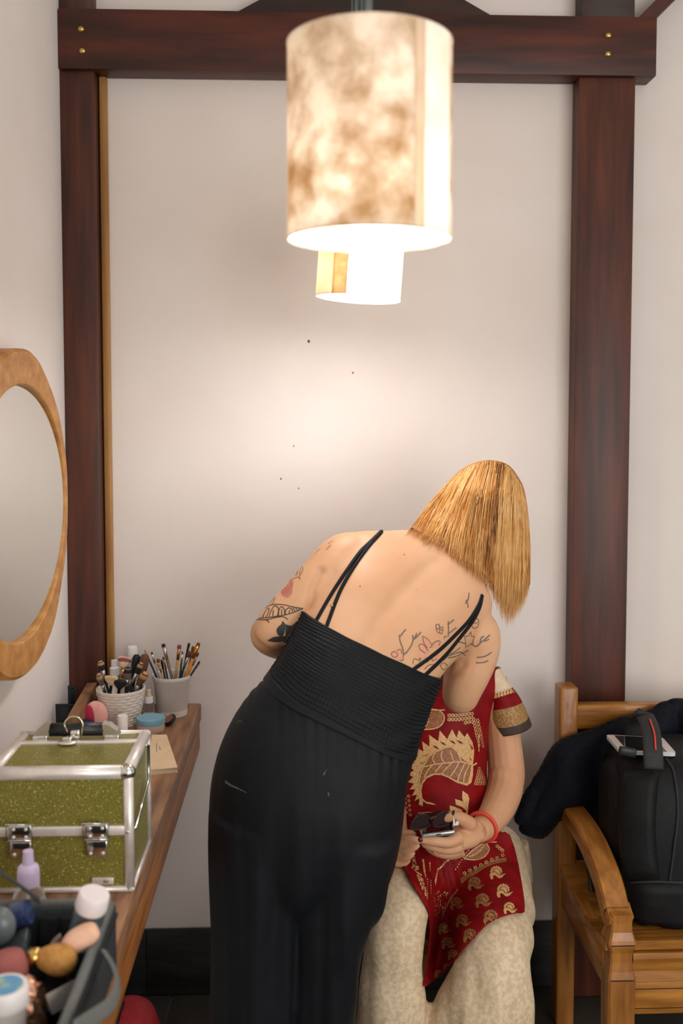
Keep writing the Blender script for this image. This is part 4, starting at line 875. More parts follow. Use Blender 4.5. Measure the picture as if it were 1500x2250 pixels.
# tattoos: flat ink lying on the skin
M_INK = mat('grey_ink', (122, 104, 92), (104, 92, 84), .6, scale=80)
M_INKD = mat('dark_ink', (62, 52, 46), (74, 64, 56), .6, scale=80)
M_INKP = mat('pink_ink', (222, 150, 126), (212, 146, 122), .6, scale=60)
M_INKR = mat('rose_ink', (178, 104, 88), (194, 124, 102), .6, scale=160)
M_INKG = mat('charcoal_ink', (48, 46, 44), (66, 62, 58), .6, scale=60)
za = Z(540, 1150, 6.82); zb = Z(840, 1280, 5.556)
def ink(name, lines, m, wd, z): 
    g = G()
    for pl in lines: g.add(*ribbon_geo(smooth_pl(z(*pl), 4), wd, BT, .0007, 3))
    if g.f: tag(mk(name, g.v, g.f, m, pA), kind='stuff')
def fill(name, polys, m, z, off=.0005):
    g = G()
    for p in polys: g.add(*decal_geo(smooth_pl(z(*(p + [p[0]])), 3)[:-1], BT, off, 5))
    if g.f: mk(name, g.v, g.f, m, pA)
fill('tattoo_rose', [[(680, 830), (712, 880), (700, 960), (690, 1050), (630, 1110), (560, 1090), (525, 1010), (570, 940), (620, 880)]], M_INKR, za)
ink('tattoo_stem', [[(690, 835), (740, 818), (790, 805), (815, 832), (800, 835)], [(850, 650), (855, 700), (820, 770), (800, 800)], [(850, 650), (820, 690), (800, 780)], [(790, 660), (770, 730), (745, 790)], [(745, 790), (770, 760), (795, 670)], [(440, 1110), (410, 1190), (395, 1210)], [(440, 1110), (380, 1170), (345, 1210)],
                    [(1270, 330), (1230, 370), (1200, 400)], [(1300, 260), (1230, 310)], [(1110, 380), (1060, 430), (1035, 455)]], M_INK, .0016, za)
ink('tattoo_leaf', [[(165, 1420), (250, 1310), (330, 1240), (430, 1215), (560, 1220), (700, 1250), (855, 1275)], [(855, 1275), (740, 1325), (600, 1370), (450, 1395), (300, 1415), (165, 1425)], [(165, 1440), (300, 1445), (450, 1410), (560, 1400), (630, 1440)], [(165, 1420), (165, 1440)], [(290, 1445), (330, 1460), (348, 1490)],
                    [(250, 1410), (290, 1330), (330, 1270), (350, 1290), (330, 1360), (300, 1410)], [(350, 1400), (380, 1310), (430, 1240), (480, 1260), (490, 1320), (470, 1390)], [(490, 1385), (500, 1290), (540, 1250), (580, 1300), (575, 1370)], [(590, 1365), (600, 1300), (650, 1265), (695, 1300), (700, 1345)],
                    [(700, 1260), (740, 1320)], [(745, 1265), (775, 1310)], [(785, 1270), (805, 1300)], [(255, 1410), (285, 1330)], [(405, 1390), (415, 1300)], [(535, 1375), (538, 1290)], [(648, 1350), (655, 1300)]], M_INKD, .0020, za)
fill('tattoo_dark_flower', [[(545, 1460), (585, 1500), (590, 1560), (570, 1650), (540, 1690), (490, 1680), (458, 1620), (475, 1560), (530, 1510)], [(320, 1755), (420, 1700), (540, 1690), (600, 1690), (590, 1750), (520, 1775), (400, 1775)],
                            [(590, 1510), (680, 1530), (760, 1470), (830, 1450), (800, 1560), (760, 1640), (660, 1730), (560, 1800), (590, 1700)]], M_INKG, za)
fill('tattoo_blossom', [[(490, 660), (560, 700), (597, 760), (580, 800), (540, 790), (505, 730)], [(440, 765), (490, 760), (540, 830), (545, 860), (480, 840), (450, 800)], [(605, 760), (650, 720), (700, 720), (690, 760), (640, 790), (610, 800)], [(600, 900), (660, 865), (690, 890), (640, 950), (610, 955)], [(510, 880), (560, 860), (580, 900), (530, 920)],
                        [(110, 860), (150, 845), (180, 880), (160, 910), (120, 900)], [(175, 830), (215, 820), (230, 860), (200, 890)], [(210, 900), (250, 905), (245, 950), (205, 945)], [(145, 930), (190, 920), (195, 955)]], M_INKP, zb)
ink('tattoo_branch', [[(255, 880), (245, 800), (215, 720), (205, 640)], [(215, 660), (250, 610), (285, 572)], [(260, 880), (310, 830), (355, 760), (372, 690), (365, 640)], [(375, 700), (410, 640), (415, 615)], [(390, 690), (440, 640), (468, 605)], [(250, 900), (262, 880), (300, 850)],
                      [(800, 660), (805, 560), (800, 510), (805, 470)], [(805, 510), (850, 470), (870, 455)], [(810, 620), (860, 580), (900, 550)], [(890, 715), (960, 730), (1010, 745)], [(1080, 740), (1140, 780), (1190, 740), (1240, 700), (1310, 640)], [(1190, 730), (1210, 670), (1240, 660)], [(1240, 720), (1300, 690)],
                      [(740, 950), (820, 880), (900, 830), (950, 790)], [(800, 920), (890, 900), (960, 870), (1050, 825)], [(820, 890), (900, 860), (960, 850), (1010, 890)], [(1150, 915), (1250, 900), (1330, 850)], [(1140, 980), (1230, 975), (1290, 950)], [(1055, 125), (1045, 200), (1010, 260)], [(1015, 215), (1040, 260), (1040, 310)]], M_INK, .0026, zb)
ink('tattoo_blossom_outline', [[(490, 655), (560, 700), (600, 770), (570, 800)], [(490, 655), (500, 730), (545, 800)], [(440, 765), (490, 755), (560, 840)], [(440, 765), (460, 820), (520, 860)], [(605, 760), (650, 718), (702, 718), (685, 770)], [(600, 900), (610, 955), (660, 930)], [(370, 995), (385, 930), (430, 945), (465, 920), (450, 970)], [(110, 860), (150, 842), (185, 885), (150, 915), (112, 890), (110, 860)], [(175, 830), (218, 818), (235, 870)], [(205, 950), (250, 950), (250, 900)],
                               [(650, 515), (690, 512), (700, 550), (735, 545), (725, 620), (690, 615), (660, 590), (650, 515)], [(650, 560), (730, 580)], [(690, 515), (700, 615)], [(1000, 655), (1050, 650), (1075, 600), (1085, 655), (1120, 655), (1105, 700), (1100, 750), (1060, 760), (1015, 785), (1015, 740), (1000, 655)], [(1070, 480), (1110, 430), (1170, 460), (1160, 540), (1110, 555), (1085, 520), (1070, 480)], [(1085, 500), (1160, 490)],
                               [(700, 1010), (740, 980), (790, 1010), (770, 1050), (735, 1060), (700, 1010)], [(750, 690), (760, 655), (785, 665)], [(510, 1060), (560, 1010), (620, 1000)], [(400, 1010), (470, 1000), (560, 960)]], mat('soft_brown_ink', (128, 98, 82), (112, 88, 76), .6, scale=80), .0018, zb)
g = G()
for px, py, r in ((888, 1219, .0016), (791, 1288, .0015), (914, 1295, .0009)):
    h, n_ = cast(px, py, BT); g.add(*ell_geo(h, (r, r, r), seg=8, rg=6))
g.build('mole', mat('mole_brown', (160, 100, 76)), pA)

# hair: bob parted at the crown, hanging down
hairA = [(1012, 1036), (1048, 1017), (1082, 1012), (1116, 1024), (1144, 1064)]
hairM = [(957, 1090), (1005, 1118), (1058, 1135), (1112, 1150), (1161, 1158)]
hairB = [(892, 1174), (935, 1196), (978, 1212), (1010, 1242), (1045, 1268), (1078, 1305), (1104, 1352), (1128, 1358), (1161, 1308)]
def along(P, u):
    s = max(0, min(.99999, u)) * (len(P) - 1); k = int(s); a, b = P[k], P[k + 1]; t = s - k; return Vector((a[0] + (b[0] - a[0]) * t, a[1] + (b[1] - a[1]) * t))
hairA, hairM, hairB = [smooth_pl(p, 6) for p in (hairA, hairM, hairB)]
def hair_px(u, t, ext=0.0):
    a, m, b = along(hairA, u), along(hairM, u), along(hairB, u); c = 2 * m - .5 * (a + b); t2 = t * (1 + ext)
    return (1 - t2) ** 2 * a + 2 * t2 * (1 - t2) * c + t2 * t2 * b
def hair_hd(u, t): return .118 * min(1, (t + .04) / .34) ** .55 * (1 - .12 * max(0, t - .5)) * math.sqrt(max(.0, 1 - (2 * u - 1) ** 2 * .97))
GU, GT = 60, 30; limY = np.zeros((GU + 1, GT + 1)); hairY = np.zeros((GU + 1, GT + 1))
for i_ in range(GU + 1):                                   # hair rests on the head, neck and shoulders
    for j_ in range(GT + 1):
        u, t = i_ / GU, j_ / GT * 1.05; p = hair_px(u, t); h, _ = cast(p.x, p.y, BT)
        limY[i_, j_] = min(9 if h is None else h.y - .013, HEADC.y - hair_hd(u, t))
hairY = limY.copy()
for it in range(40):
    P_ = np.pad(hairY, 1, mode='edge'); av = (P_[:-2, 1:-1] + P_[2:, 1:-1] + P_[1:-1, :-2] + P_[1:-1, 2:]) / 4; hairY = np.minimum(av, limY)
def hair_pt(u, t, depth=0.0, back=False, ext=0.0):
    p = hair_px(u, t, ext); lock = .0045 * noise.noise(Vector((u * 26, t * 1.3, 5))) + .003 * noise.noise(Vector((u * 60, t * 1.1, 8)))
    if back: return W(p.x, p.y, HEADC.y + hair_hd(u, t) - depth)
    x, y = min(max(u * GU, 0), GU - .001), min(max(t / 1.05 * GT, 0), GT - .001); i_, j_ = int(x), int(y); a, b = x - i_, y - j_
    Y = (hairY[i_, j_] * (1 - a) + hairY[i_ + 1, j_] * a) * (1 - b) + (hairY[i_, j_ + 1] * (1 - a) + hairY[i_ + 1, j_ + 1] * a) * b
    return W(p.x, p.y, Y + depth + lock * min(1, t * 4))
M_HAIR = [mat('hair_gold', (216, 156, 82), (202, 140, 66), .42, scale=30, spec=.6), mat('hair_light', (236, 188, 120), (226, 172, 98), .4, scale=30, spec=.6), mat('hair_copper', (190, 124, 58), (176, 110, 50), .45, scale=30), mat('hair_dark', (112, 74, 42), (94, 60, 36), .5, scale=30)]
hair_root = None
NU, NT = 60, 22; v = []; f = []
for i in range(NU + 1):
    for j in range(NT + 1): v.append(hair_pt(i / NU, j / NT * .93, .010))
for i in range(NU):
    for j in range(NT): f.append((i * (NT + 1) + j, (i + 1) * (NT + 1) + j, (i + 1) * (NT + 1) + j + 1, i * (NT + 1) + j + 1))
n0 = len(v)
for i in range(NU + 1):
    for j in range(NT + 1): v.append(hair_pt(i / NU, j / NT * .93, .004, True))
for i in range(NU):
    for j in range(NT):
        if i < NU * .24 or i >= NU * .76 or j < NT * .25: f.append((n0 + i * (NT + 1) + j, n0 + i * (NT + 1) + j + 1, n0 + (i + 1) * (NT + 1) + j + 1, n0 + (i + 1) * (NT + 1) + j))
hair = mk('hair', v, f, M_HAIR[2], pA)
md = hair.modifiers.new('thick', 'SOLIDIFY'); md.thickness = .004
rng = random.Random(3); gs = [G() for _ in M_HAIR]
def strand(u, dep, back, mi, t0, t1, r, ext, wob, drift=0):
    n = 14; ph = rng.random() * 6; w2 = rng.uniform(2, 6)
    base = [hair_pt(min(1, max(0, u + drift * (t - .25) + wob * math.sin(ph + w2 * t))), t, dep + .003 * math.sin(ph * 2 + 4 * t), back, ext) for t in [t0 + (t1 - t0) * k / n for k in range(n + 1)]]
    gs[mi].add(*tube_geo(base, [r * (1.0 if k < n - 4 else (n - k + .3) / 4.6) for k in range(n + 1)], 4, 0, ((0, -1, .2), .5), False))
for k in range(3600):
    back = rng.random() < .12; u = rng.random()
    if back: u = u * .26 if rng.random() < .5 else 1 - u * .26
    dep = rng.random() ** 1.4 * .012 - .002
    cl = .25 * noise.noise(Vector((u * 9, 0, 4))) + .5 * noise.noise(Vector((u * 31, 2, 4))) + rng.uniform(-.42, .42) + (-.14 if .40 < u < .66 else .06) + (.16 if u > .72 else 0)
    mi = 1 if cl > .10 else 0 if cl > -.22 else 2 if cl > -.52 else 3
    t1 = rng.uniform(.90, 1.0) + .05 * noise.noise(Vector((u * 30, 7, 1))); t0 = rng.uniform(0, .06) if rng.random() < .6 else rng.uniform(.1, .5)
    strand(u, dep, back, mi, t0, t1, rng.uniform(.0006, .0014), rng.uniform(-.01, .04), rng.uniform(0, .014), rng.gauss(0, .05))
for k in range(12): strand(.63 + rng.uniform(-.012, .012), -.001, False, 3 if k % 2 else 2, .0, rng.uniform(.12, .6), .0009, 0, .008, -.16)
for k, g in enumerate(gs):
    o = g.build('hair_strands', M_HAIR[k], hair); tag(o, kind='stuff')

# ------------------------------------------------------------------ seated person in the red tunic
pB = thing('person', 'seated person in a red and gold paisley tunic and cream trousers holding a phone', 'person', (W(1000, 1900, 2.36).x, 2.36, FZ))
HB = W(975, 1325, 2.43); HBM = Matrix.Rotation(R(18), 3, 'X')
geo = [loft_geo([(878, 1462, 1090, 1478, 2.44, 2.43, .055), (872, 1500, 1086, 1512, 2.43, 2.42, .085), (874, 1580, 1066, 1585, 2.41, 2.41, .10), (868, 1660, 1062, 1660, 2.40, 2.40, .10), (860, 1740, 1066, 1740, 2.39, 2.39, .105), (850, 1830, 1090, 1830, 2.38, 2.38, .115), (845, 1900, 1110, 1900, 2.38, 2.38, .12)], 5, 40),
       tube_geo([W(980, 1480, 2.43), W(978, 1430, 2.43), W(976, 1385, 2.43)], [.062, .050, .048], 16, 3),
       ell_geo(HB, (.072, .088, .108), HBM), ell_geo(HB + HBM @ Vector((0, -.086, -.02)), (.013, .018, .022), HBM), ell_geo(HB + HBM @ Vector((0, -.058, -.075)), (.034, .03, .03), HBM), ell_geo(HB + HBM @ Vector((0, -.082, -.066)), (.022, .010, .008), HBM),
       ell_geo(HB + HBM @ Vector((.073, 0, -.015)), (.012, .018, .03), HBM), ell_geo(HB + HBM @ Vector((-.073, 0, -.015)), (.012, .018, .03), HBM),
       arm([(1075, 1500, 2.42, .045), (1098, 1560, 2.41, .044), (1106, 1630, 2.395, .044), (1112, 1690, 2.37, .045), (1111, 1722, 2.35, .044)]),
       arm([(1110, 1700, 2.36, .042), (1108, 1735, 2.335, .044), (1092, 1778, 2.28, .039), (1068, 1812, 2.225, .031), (1048, 1826, 2.19, .0275)]),
       arm([(885, 1500, 2.43, .045), (868, 1600, 2.42, .043), (858, 1720, 2.38, .042), (856, 1760, 2.34, .040), (862, 1810, 2.26, .034), (872, 1850, 2.18, .027), (876, 1860, 2.165, .025)])]
# her left hand cups the phone: palm, four fingers stretched under it, thumb along its top edge
geo += [tube_geo([W(1050, 1826, 2.19), W(1024, 1836, 2.175), W(998, 1846, 2.15)], [.026, .033, .029], 16, 4, ((0, -.35, 1), .72)),
        arm([(1010, 1838, 2.14, .016), (985, 1850, 2.125, .0125), (958, 1849, 2.115, .0105), (940, 1848, 2.115, .009), (925, 1846, 2.115, .0065)], 12),
        arm([(1010, 1858, 2.145, .015), (985, 1866, 2.135, .012), (955, 1862, 2.13, .010), (935, 1856, 2.135, .0085), (926, 1852, 2.14, .006)], 12),
        arm([(1012, 1866, 2.16, .014), (988, 1876, 2.155, .011), (962, 1874, 2.155, .0098), (944, 1866, 2.165, .008), (936, 1860, 2.17, .006)], 12),
        arm([(1018, 1868, 2.175, .013), (995, 1879, 2.175, .010), (972, 1878, 2.18, .009), (958, 1872, 2.19, .007)], 12),
        arm([(1034, 1812, 2.165, .017), (1012, 1798, 2.150, .0145), (990, 1794, 2.150, .0125), (972, 1800, 2.155, .010), (964, 1806, 2.16, .0065)], 12)]
# her right hand, fingertips meeting the phone's edge
geo += [tube_geo([W(864, 1856, 2.175), W(872, 1864, 2.16), W(881, 1868, 2.145)], [.022, .021, .013], 14, 4),
        arm([(874, 1852, 2.15, .0105), (892, 1845, 2.13, .0098), (908, 1844, 2.117, .0085), (918, 1846, 2.112, .0075), (926, 1847, 2.112, .005)], 12),
        arm([(874, 1867, 2.15, .0105), (893, 1867, 2.13, .0095), (907, 1863, 2.120, .0082), (915, 1859, 2.117, .007), (921, 1855, 2.117, .005)], 12),
        arm([(872, 1882, 2.15, .010), (890, 1884, 2.132, .0088), (902, 1878, 2.125, .0078), (910, 1871, 2.124, .005)], 12),
        arm([(868, 1895, 2.15, .0095), (882, 1898, 2.142, .008), (893, 1894, 2.137, .0068), (900, 1887, 2.136, .0048)], 12),
        arm([(872, 1842, 2.17, .011), (886, 1833, 2.162, .0095), (902, 1831, 2.158, .008), (914, 1835, 2.157, .005)], 12)]
for X in (W(860, 2250, 2.08).x, W(1050, 2250, 2.08).x):
    geo.append(tube_geo([Vector((X, 2.11, .28)), Vector((X, 2.12, FZ + .07))], [.05, .036], 12, 0)); geo.append(ell_geo((X, 2.06, FZ + .03), (.04, .115, .029)))
geo += [arm([(1062, 1890, 2.42, .08), (1075, 1935, 2.33, .072), (1085, 2005, 2.20, .062), (1086, 2070, 2.11, .055), (1068, 2185, 2.10, .05), (1050, 2260, 2.10, .05)], 14), arm([(905, 1890, 2.42, .08), (893, 1925, 2.32, .068), (880, 1965, 2.19, .056), (874, 2010, 2.11, .048), (862, 2180, 2.10, .045), (858, 2260, 2.10, .045)], 14)]
sv, sf = fuse(geo, .003, 3)
mk('body', sv, sf, M_SKIN2, pB); ST = bvh(sv, sf)
for s in (-1, 1): mk('eye', *ell_geo(HB + HBM @ Vector((.028 * s, -.079, .014)), (.013, .008, .006), HBM), mat('eye_white', (225, 220, 214), rough=.2), pB)
g = G().add(*ell_geo(HB + HBM @ Vector((0, .022, .018)), (.084, .090, .108), HBM)).add(*ell_geo(HB + Vector((0, .10, .02)), (.05, .04, .05)))
for v in g.v: v += Vector((noise.noise(v * 30), noise.noise(v * 30 + Vector((3, 0, 0))), noise.noise(v * 30 + Vector((0, 3, 0))))) * .005
hb = g.build('hair', mat('dark_brown_hair', (40, 28, 24), (58, 40, 32), .5, scale=60, stretch=(4, 4, 1)), pB)
M_NAIL = mat('wine_nail_polish', (84, 26, 38), rough=.2)
for px, py in ((923, 1846),):
    h, n_ = cast(px, py, ST)
    if h: mk('fingernail', *ell_geo(h + Vector((0, .0005, 0)), (.0062, .003, .0052)), M_NAIL, pB)
c = W(955, 1872, 2.145); h, n_ = cast(956, 1874, ST)
tube('ring', [h + Vector((-.006, .0, .004)), h + Vector((0, -.0012, .0002)), h + Vector((.007, .0, -.003))], .0018, mat('polished_gold', (206, 172, 104)), pB, 8, 3)
wr = [W(1037, 1796, 2.185), W(1056, 1786, 2.178), W(1074, 1796, 2.182), W(1083, 1818, 2.20), W(1081, 1838, 2.21), W(1066, 1836, 2.24), W(1044, 1818, 2.23)]
c0 = W(1060, 1817, 2.212); axd = (W(1092, 1778, 2.28) - W(1048, 1826, 2.19)).normalized(); s1 = axd.cross(Vector((0, -1, 0))).normalized(); s2 = axd.cross(s1).normalized()
br = tube('bracelet', [c0 + (s1 * math.cos(a) + s2 * math.sin(a)) * .0345 for a in [R(k) for k in range(0, 361, 15)]], .0042, mat('coral_red_band', (226, 66, 52), (232, 84, 66), .5), pB, 8, 0)

# cream trousers
M_CREAM = mat('cream_brocade', (200, 177, 143), (218, 198, 168), .55, scale=100, lo=.40, hi=.60, detail=2, bump=.12, bscale=120, sheen=.05)
cg = [arm([(1062, 1880, 2.42, .105), (1075, 1930, 2.33, .098), (1085, 2000, 2.20, .088), (1088, 2062, 2.10, .080), (1082, 2110, 2.065, .078), (1068, 2180, 2.06, .095), (1050, 2260, 2.06, .112), (1030, 2420, 2.06, .125), (1020, 2585, 2.06, .135)], 28),
      arm([(905, 1880, 2.42, .10), (893, 1920, 2.32, .090), (880, 1958, 2.19, .076), (876, 2000, 2.10, .066), (870, 2060, 2.075, .064), (865, 2120, 2.075, .064), (862, 2180, 2.075, .074), (856, 2260, 2.075, .080), (845, 2420, 2.08, .10), (840, 2570, 2.08, .115)], 28),
      arm([(880, 1890, 2.42, .11), (980, 1900, 2.42, .12), (1080, 1890, 2.42, .11)], 24),
      arm([(1122, 1850, 2.45, .045), (1132, 1950, 2.44, .046), (1134, 2060, 2.42, .045), (1134, 2200, 2.40, .045), (1134, 2320, 2.38, .045)], 16)]
cv, cf = fuse(cg, .0065, 6)
me = bpy.data.meshes.new('t'); me.from_pydata([tuple(p) for p in cv], [], cf); me.update(); nrm = [v.normal.copy() for v in me.vertices]; bpy.data.meshes.remove(me)
for k, p in enumerate(cv):
    low = min(1, max(0, (.50 - p.z) / .2))
    cv[k] = p + nrm[k] * (low * (.020 * noise.noise(Vector((p.x * 20, p.y * 12, p.z * 1.8))) + .006 * noise.noise(Vector((p.x * 48, p.y * 20, p.z * 4)))) + .003 * noise.noise(p * 14)); cv[k].z = max(cv[k].z, FZ + .012)
mk('trousers', cv, cf, M_CREAM, pB)

# tunic: bodice, sleeve and the panel that falls over the lap
M_TUN = mat('crimson_brocade', (112, 12, 18), (142, 20, 24), .5, scale=26, bump=.1, bscale=180, lo=.3, hi=.7, spec=.12)
M_GOLD = mat('gold_zari', (226, 186, 128), (202, 154, 96), .42, .0, scale=330, bump=.3, bscale=400, lo=.42, hi=.58)
M_GOLDD = mat('bronze_zari', (164, 112, 70), (136, 78, 50), .45, .0, scale=300, lo=.42, hi=.58, bump=.25, bscale=400)
M_GOLDB = mat('antique_gold_border', (184, 142, 88), (140, 102, 60), .45, .1, scale=240, lo=.42, hi=.58, bump=.4, bscale=220)
M_BRN = mat('dark_brown_hem', (58, 42, 36), (72, 54, 46), .6, scale=60)
tg = loft_geo([(885, 1452, 1096, 1466, 2.44, 2.43, .062), (872, 1500, 1090, 1512, 2.43, 2.42, .092), (866, 1580, 1070, 1585, 2.41, 2.41, .112), (858, 1660, 1068, 1660, 2.40, 2.40, .114), (850, 1740, 1074, 1740, 2.39, 2.39, .118), (842, 1800, 1090, 1800, 2.385, 2.385, .126), (836, 1850, 1108, 1850, 2.38, 2.38, .134), (832, 1900, 1126, 1900, 2.38, 2.38, .140)], 8, 72, 2.3, False)
tgv, tgf = tg
for k, p in enumerate(tgv): tgv[k] = p + (p - Vector((p.x * .0 + W(970, 1600, 2.41).x, 2.41, p.z))).normalized() * (.006 * noise.noise(Vector((p.x * 16, p.y * 10, p.z * 9))))
mk('tunic_bodice', tgv, tgf, M_TUN, pB)
sl = [(1046, 1478, 1097, 1464, 2.43, 2.43, .042), (1056, 1500, 1108, 1484, 2.425, 2.425, .050), (1062, 1525, 1124, 1508, 2.42, 2.42, .054), (1066, 1548, 1140, 1530, 2.415, 2.415, .056), (1068, 1575, 1153, 1556, 2.41, 2.41, .057), (1069, 1592, 1160, 1572, 2.41, 2.41, .058), (1070, 1609, 1166, 1588, 2.41, 2.41, .058)]
rs = station_rings(sl, 5, 44, 2.1); v, f = rings_geo(rs, False); nr = len(rs); ix = []
M_YOKE = mat('cream_yoke', (222, 200, 170), (232, 214, 188), .6, scale=60)
for a in range(nr - 1):
    u = a / (nr - 1); ix += [0 if u < .32 else 1 if u < .56 else 2 if u < .80 else 3] * 44
so = mk('tunic_sleeve', v, f, [M_YOKE, M_TUN, M_GOLDB, M_BRN], pB, True, ix); md = so.modifiers.new('t', 'SOLIDIFY'); md.thickness = .003
SLT = bvh(v, f)
so2v, so2f = loft_geo([(925, 1470, 878, 1456, 2.43, 2.43, .042), (912, 1520, 852, 1505, 2.425, 2.425, .054), (905, 1590, 822, 1575, 2.42, 2.42, .058)], 5, 36, 2.1, False)
o = mk('tunic_sleeve', so2v, so2f, M_TUN, pB); md = o.modifiers.new('t', 'SOLIDIFY'); md.thickness = .003
# lap panel: cloth resting on the thighs and sagging between them
base = G().add(cv, cf).add(tgv, tgf); LT = bvh(base.v, base.f)
lap = smooth_pl([(872, 1868), (884, 1900), (902, 1938), (925, 1972), (941, 2006), (944, 2050), (940, 2100), (934, 2140), (931, 2168), (948, 2158), (975, 2136), (992, 2118), (1010, 2094), (1040, 2062), (1062, 2038), (1085, 2022), (1110, 2012), (1135, 2006), (1152, 2004), (1150, 1968), (1142, 1920), (1134, 1880), (1124, 1846), (1110, 1828), (1060, 1836), (1000, 1842), (940, 1842), (890, 1846)], 2)
lx0, lx1, ly0, ly1, stp = 860, 1164, 1824, 2180, 5
nx, ny = int((lx1 - lx0) / stp) + 1, int((ly1 - ly0) / stp) + 1
lim = np.full((ny, nx), 2.30)
for j in range(ny):
    for i in range(nx):
        h, _ = cast(lx0 + i * stp, ly0 + j * stp, LT); lim[j, i] = min(2.34, h.y - .009) if h is not None else 2.30
Yg = lim.copy()
for it in range(60):
    P_ = np.pad(Yg, 1, mode='edge'); av = (P_[:-2, 1:-1] + P_[2:, 1:-1] + P_[1:-1, :-2] + P_[1:-1, 2:]) / 4; Yg = np.minimum(av, lim)
def lapY(x, y):
    fx_, fy_ = min(max((x - lx0) / stp, 0), nx - 1.001), min(max((y - ly0) / stp, 0), ny - 1.001); i, j = int(fx_), int(fy_); a, b = fx_ - i, fy_ - j
    Y = (Yg[j, i] * (1 - a) + Yg[j, i + 1] * a) * (1 - b) + (Yg[j + 1, i] * (1 - a) + Yg[j + 1, i + 1] * a) * b
    u = (x - 940) / 60                                     # pleats radiating below the hands
    return Y - .006 * math.exp(-((y - 1935) / 70) ** 2) * max(0, 1 - abs((x - 960) / 70)) * math.sin((x - 900) * .38 - (y - 1850) * .10) - .005 * noise.noise(Vector(((x + (y - 1900) * -.25) * .035, y * .008, 2))) - .006
pts = [Vector(p) for p in lap]; n0 = len(lap)
for y in range(ly0, ly1, 5):
    for x in range(lx0, lx1, 5):
        if inpoly(x, y, lap) and min((x - p[0]) ** 2 + (y - p[1]) ** 2 for p in lap) > 5: pts.append(Vector((x, y)))
r_ = delaunay_2d_cdt(pts, [(k, (k + 1) % n0) for k in range(n0)], [], 1, 1e-4)
LV = [W(p.x, p.y, lapY(p.x, p.y)) for p in r_[0]]; LF = [t_ for t_ in r_[2] if inpoly(*(sum((r_[0][k] for k in t_), Vector((0, 0))) / 3), lap)]
o = mk('tunic_lap_panel', LV, LF, M_TUN, pB); md = o.modifiers.new('t', 'SOLIDIFY'); md.thickness = .0016; md.offset = 0
tube('side_slit_border', [W(1158, 1940, 2.40), W(1163, 1965, 2.39), W(1160, 1990, 2.385), W(1152, 2000, 2.38)], .011, M_GOLDB, pB, 10, 4, ((0, -1, 0), .4))

# gold woven motifs on the tunic (flat weave lying on the cloth)
KG = G().add(tgv, tgf).add(LV, LF); KT = bvh(KG.v, KG.f)
z3 = Z(860, 1560, 6.25); z4 = Z(900, 1820, 5.232)
def motif(name, polys, m, z, off, T=KT, step=5):
    g = G()
    for p in polys: g.add(*decal_geo(z(*p), T, off, step))
    if g.f: return mk(name, g.v, g.f, m, pB)
pais = [(430, 1320), (375, 1300), (385, 1210), (320, 1250), (350, 1160), (280, 1180), (330, 1090), (250, 1090), (310, 1010), (225, 990), (300, 920), (220, 880), (310, 830), (235, 765), (320, 720), (265, 635), (360, 640), (345, 515), (440, 570), (420, 430), (520, 500), (515, 340), (640, 430), (660, 280), (760, 400), (830, 262), (890, 380), (920, 275), (1000, 370), (1035, 315), (1105, 440), (1130, 560), (1120, 680), (1110, 750), (1165, 715), (1170, 740), (1115, 770), (1112, 900), (1090, 1000), (1030, 1038), (900, 1000), (780, 930), (680, 890), (580, 890), (480, 940), (430, 1010), (412, 1110), (425, 1210), (470, 1255), (560, 1275), (615, 1300), (560, 1300), (470, 1280), (435, 1245)]
motif('large_paisley', [pais], M_GOLD, z3, .0012)
motif('large_paisley_leaf', [[(392, 1130), (385, 960), (410, 830), (470, 700), (560, 600), (680, 530), (800, 500), (880, 560), (960, 660), (1080, 740), (1090, 830), (1060, 980), (1010, 1005), (900, 970), (780, 905), (680, 868), (570, 868), (465, 920), (415, 1000)]], M_GOLDD, z3, .0018)
def lines(name, pls, m, wd, z, off=.0024, T=KT):
    g = G()
    for pl in pls: g.add(*ribbon_geo(smooth_pl(z(*pl), 4), wd, T, off, 4))
    if g.f: return tag(mk(name, g.v, g.f, m, pB), kind='stuff')
lines('paisley_veins', [[(400, 1110), (390, 950), (430, 800), (540, 620), (700, 530), (800, 500)], [(440, 780), (620, 740), (800, 720), (950, 710), (1100, 750)], [(600, 740), (560, 660), (600, 590)], [(720, 725), (680, 640), (690, 560)], [(850, 715), (820, 620), (800, 560)], [(950, 710), (930, 640), (900, 580)], [(560, 750), (500, 830), (450, 920)], [(690, 740), (620, 820), (590, 870)], [(820, 730), (720, 830), (690, 880)], [(920, 725), (850, 850), (800, 910)], [(1000, 730), (930, 880), (900, 980)], [(1060, 745), (1000, 880), (980, 1000)], [(1090, 760), (1070, 900), (1040, 1010)]], M_GOLD, .0028, z3)
cut = [[(560 + a, 480 + b), (620 + a, 500 + b), (650 + a, 540 + b), (600 + a, 520 + b)] for a, b in ((0, 0), (100, -50), (230, -70), (330, -70))] + [[(430 + a, 640 + b), (480 + a, 610 + b), (530 + a, 600 + b)] for a, b in ((0, 0), (-60, 110), (-80, 240), (-80, 340))]
motif('paisley_cutouts', cut + [[(1065, 460), (1110, 520), (1100, 550)], [(1060, 640), (1090, 680), (1085, 700)]], M_TUN, z3, .0020)
motif('upper_paisley', [[(330, 250), (380, 120), (400, 10), (520, -10), (640, 0), (700, 50), (720, 110), (700, 180), (640, 235), (540, 262), (420, 262)]], M_GOLDD, z3, .0012)
lines('upper_paisley_outline', [[(330, 250), (420, 264), (540, 264), (640, 238), (702, 182), (722, 110), (702, 50), (640, 2), (540, -12)], [(505, 60), (500, 120), (500, 170), (470, 220), (400, 250)], [(400, 10), (520, 0), (640, 2), (730, 0)]], M_GOLD, .0026, z3)
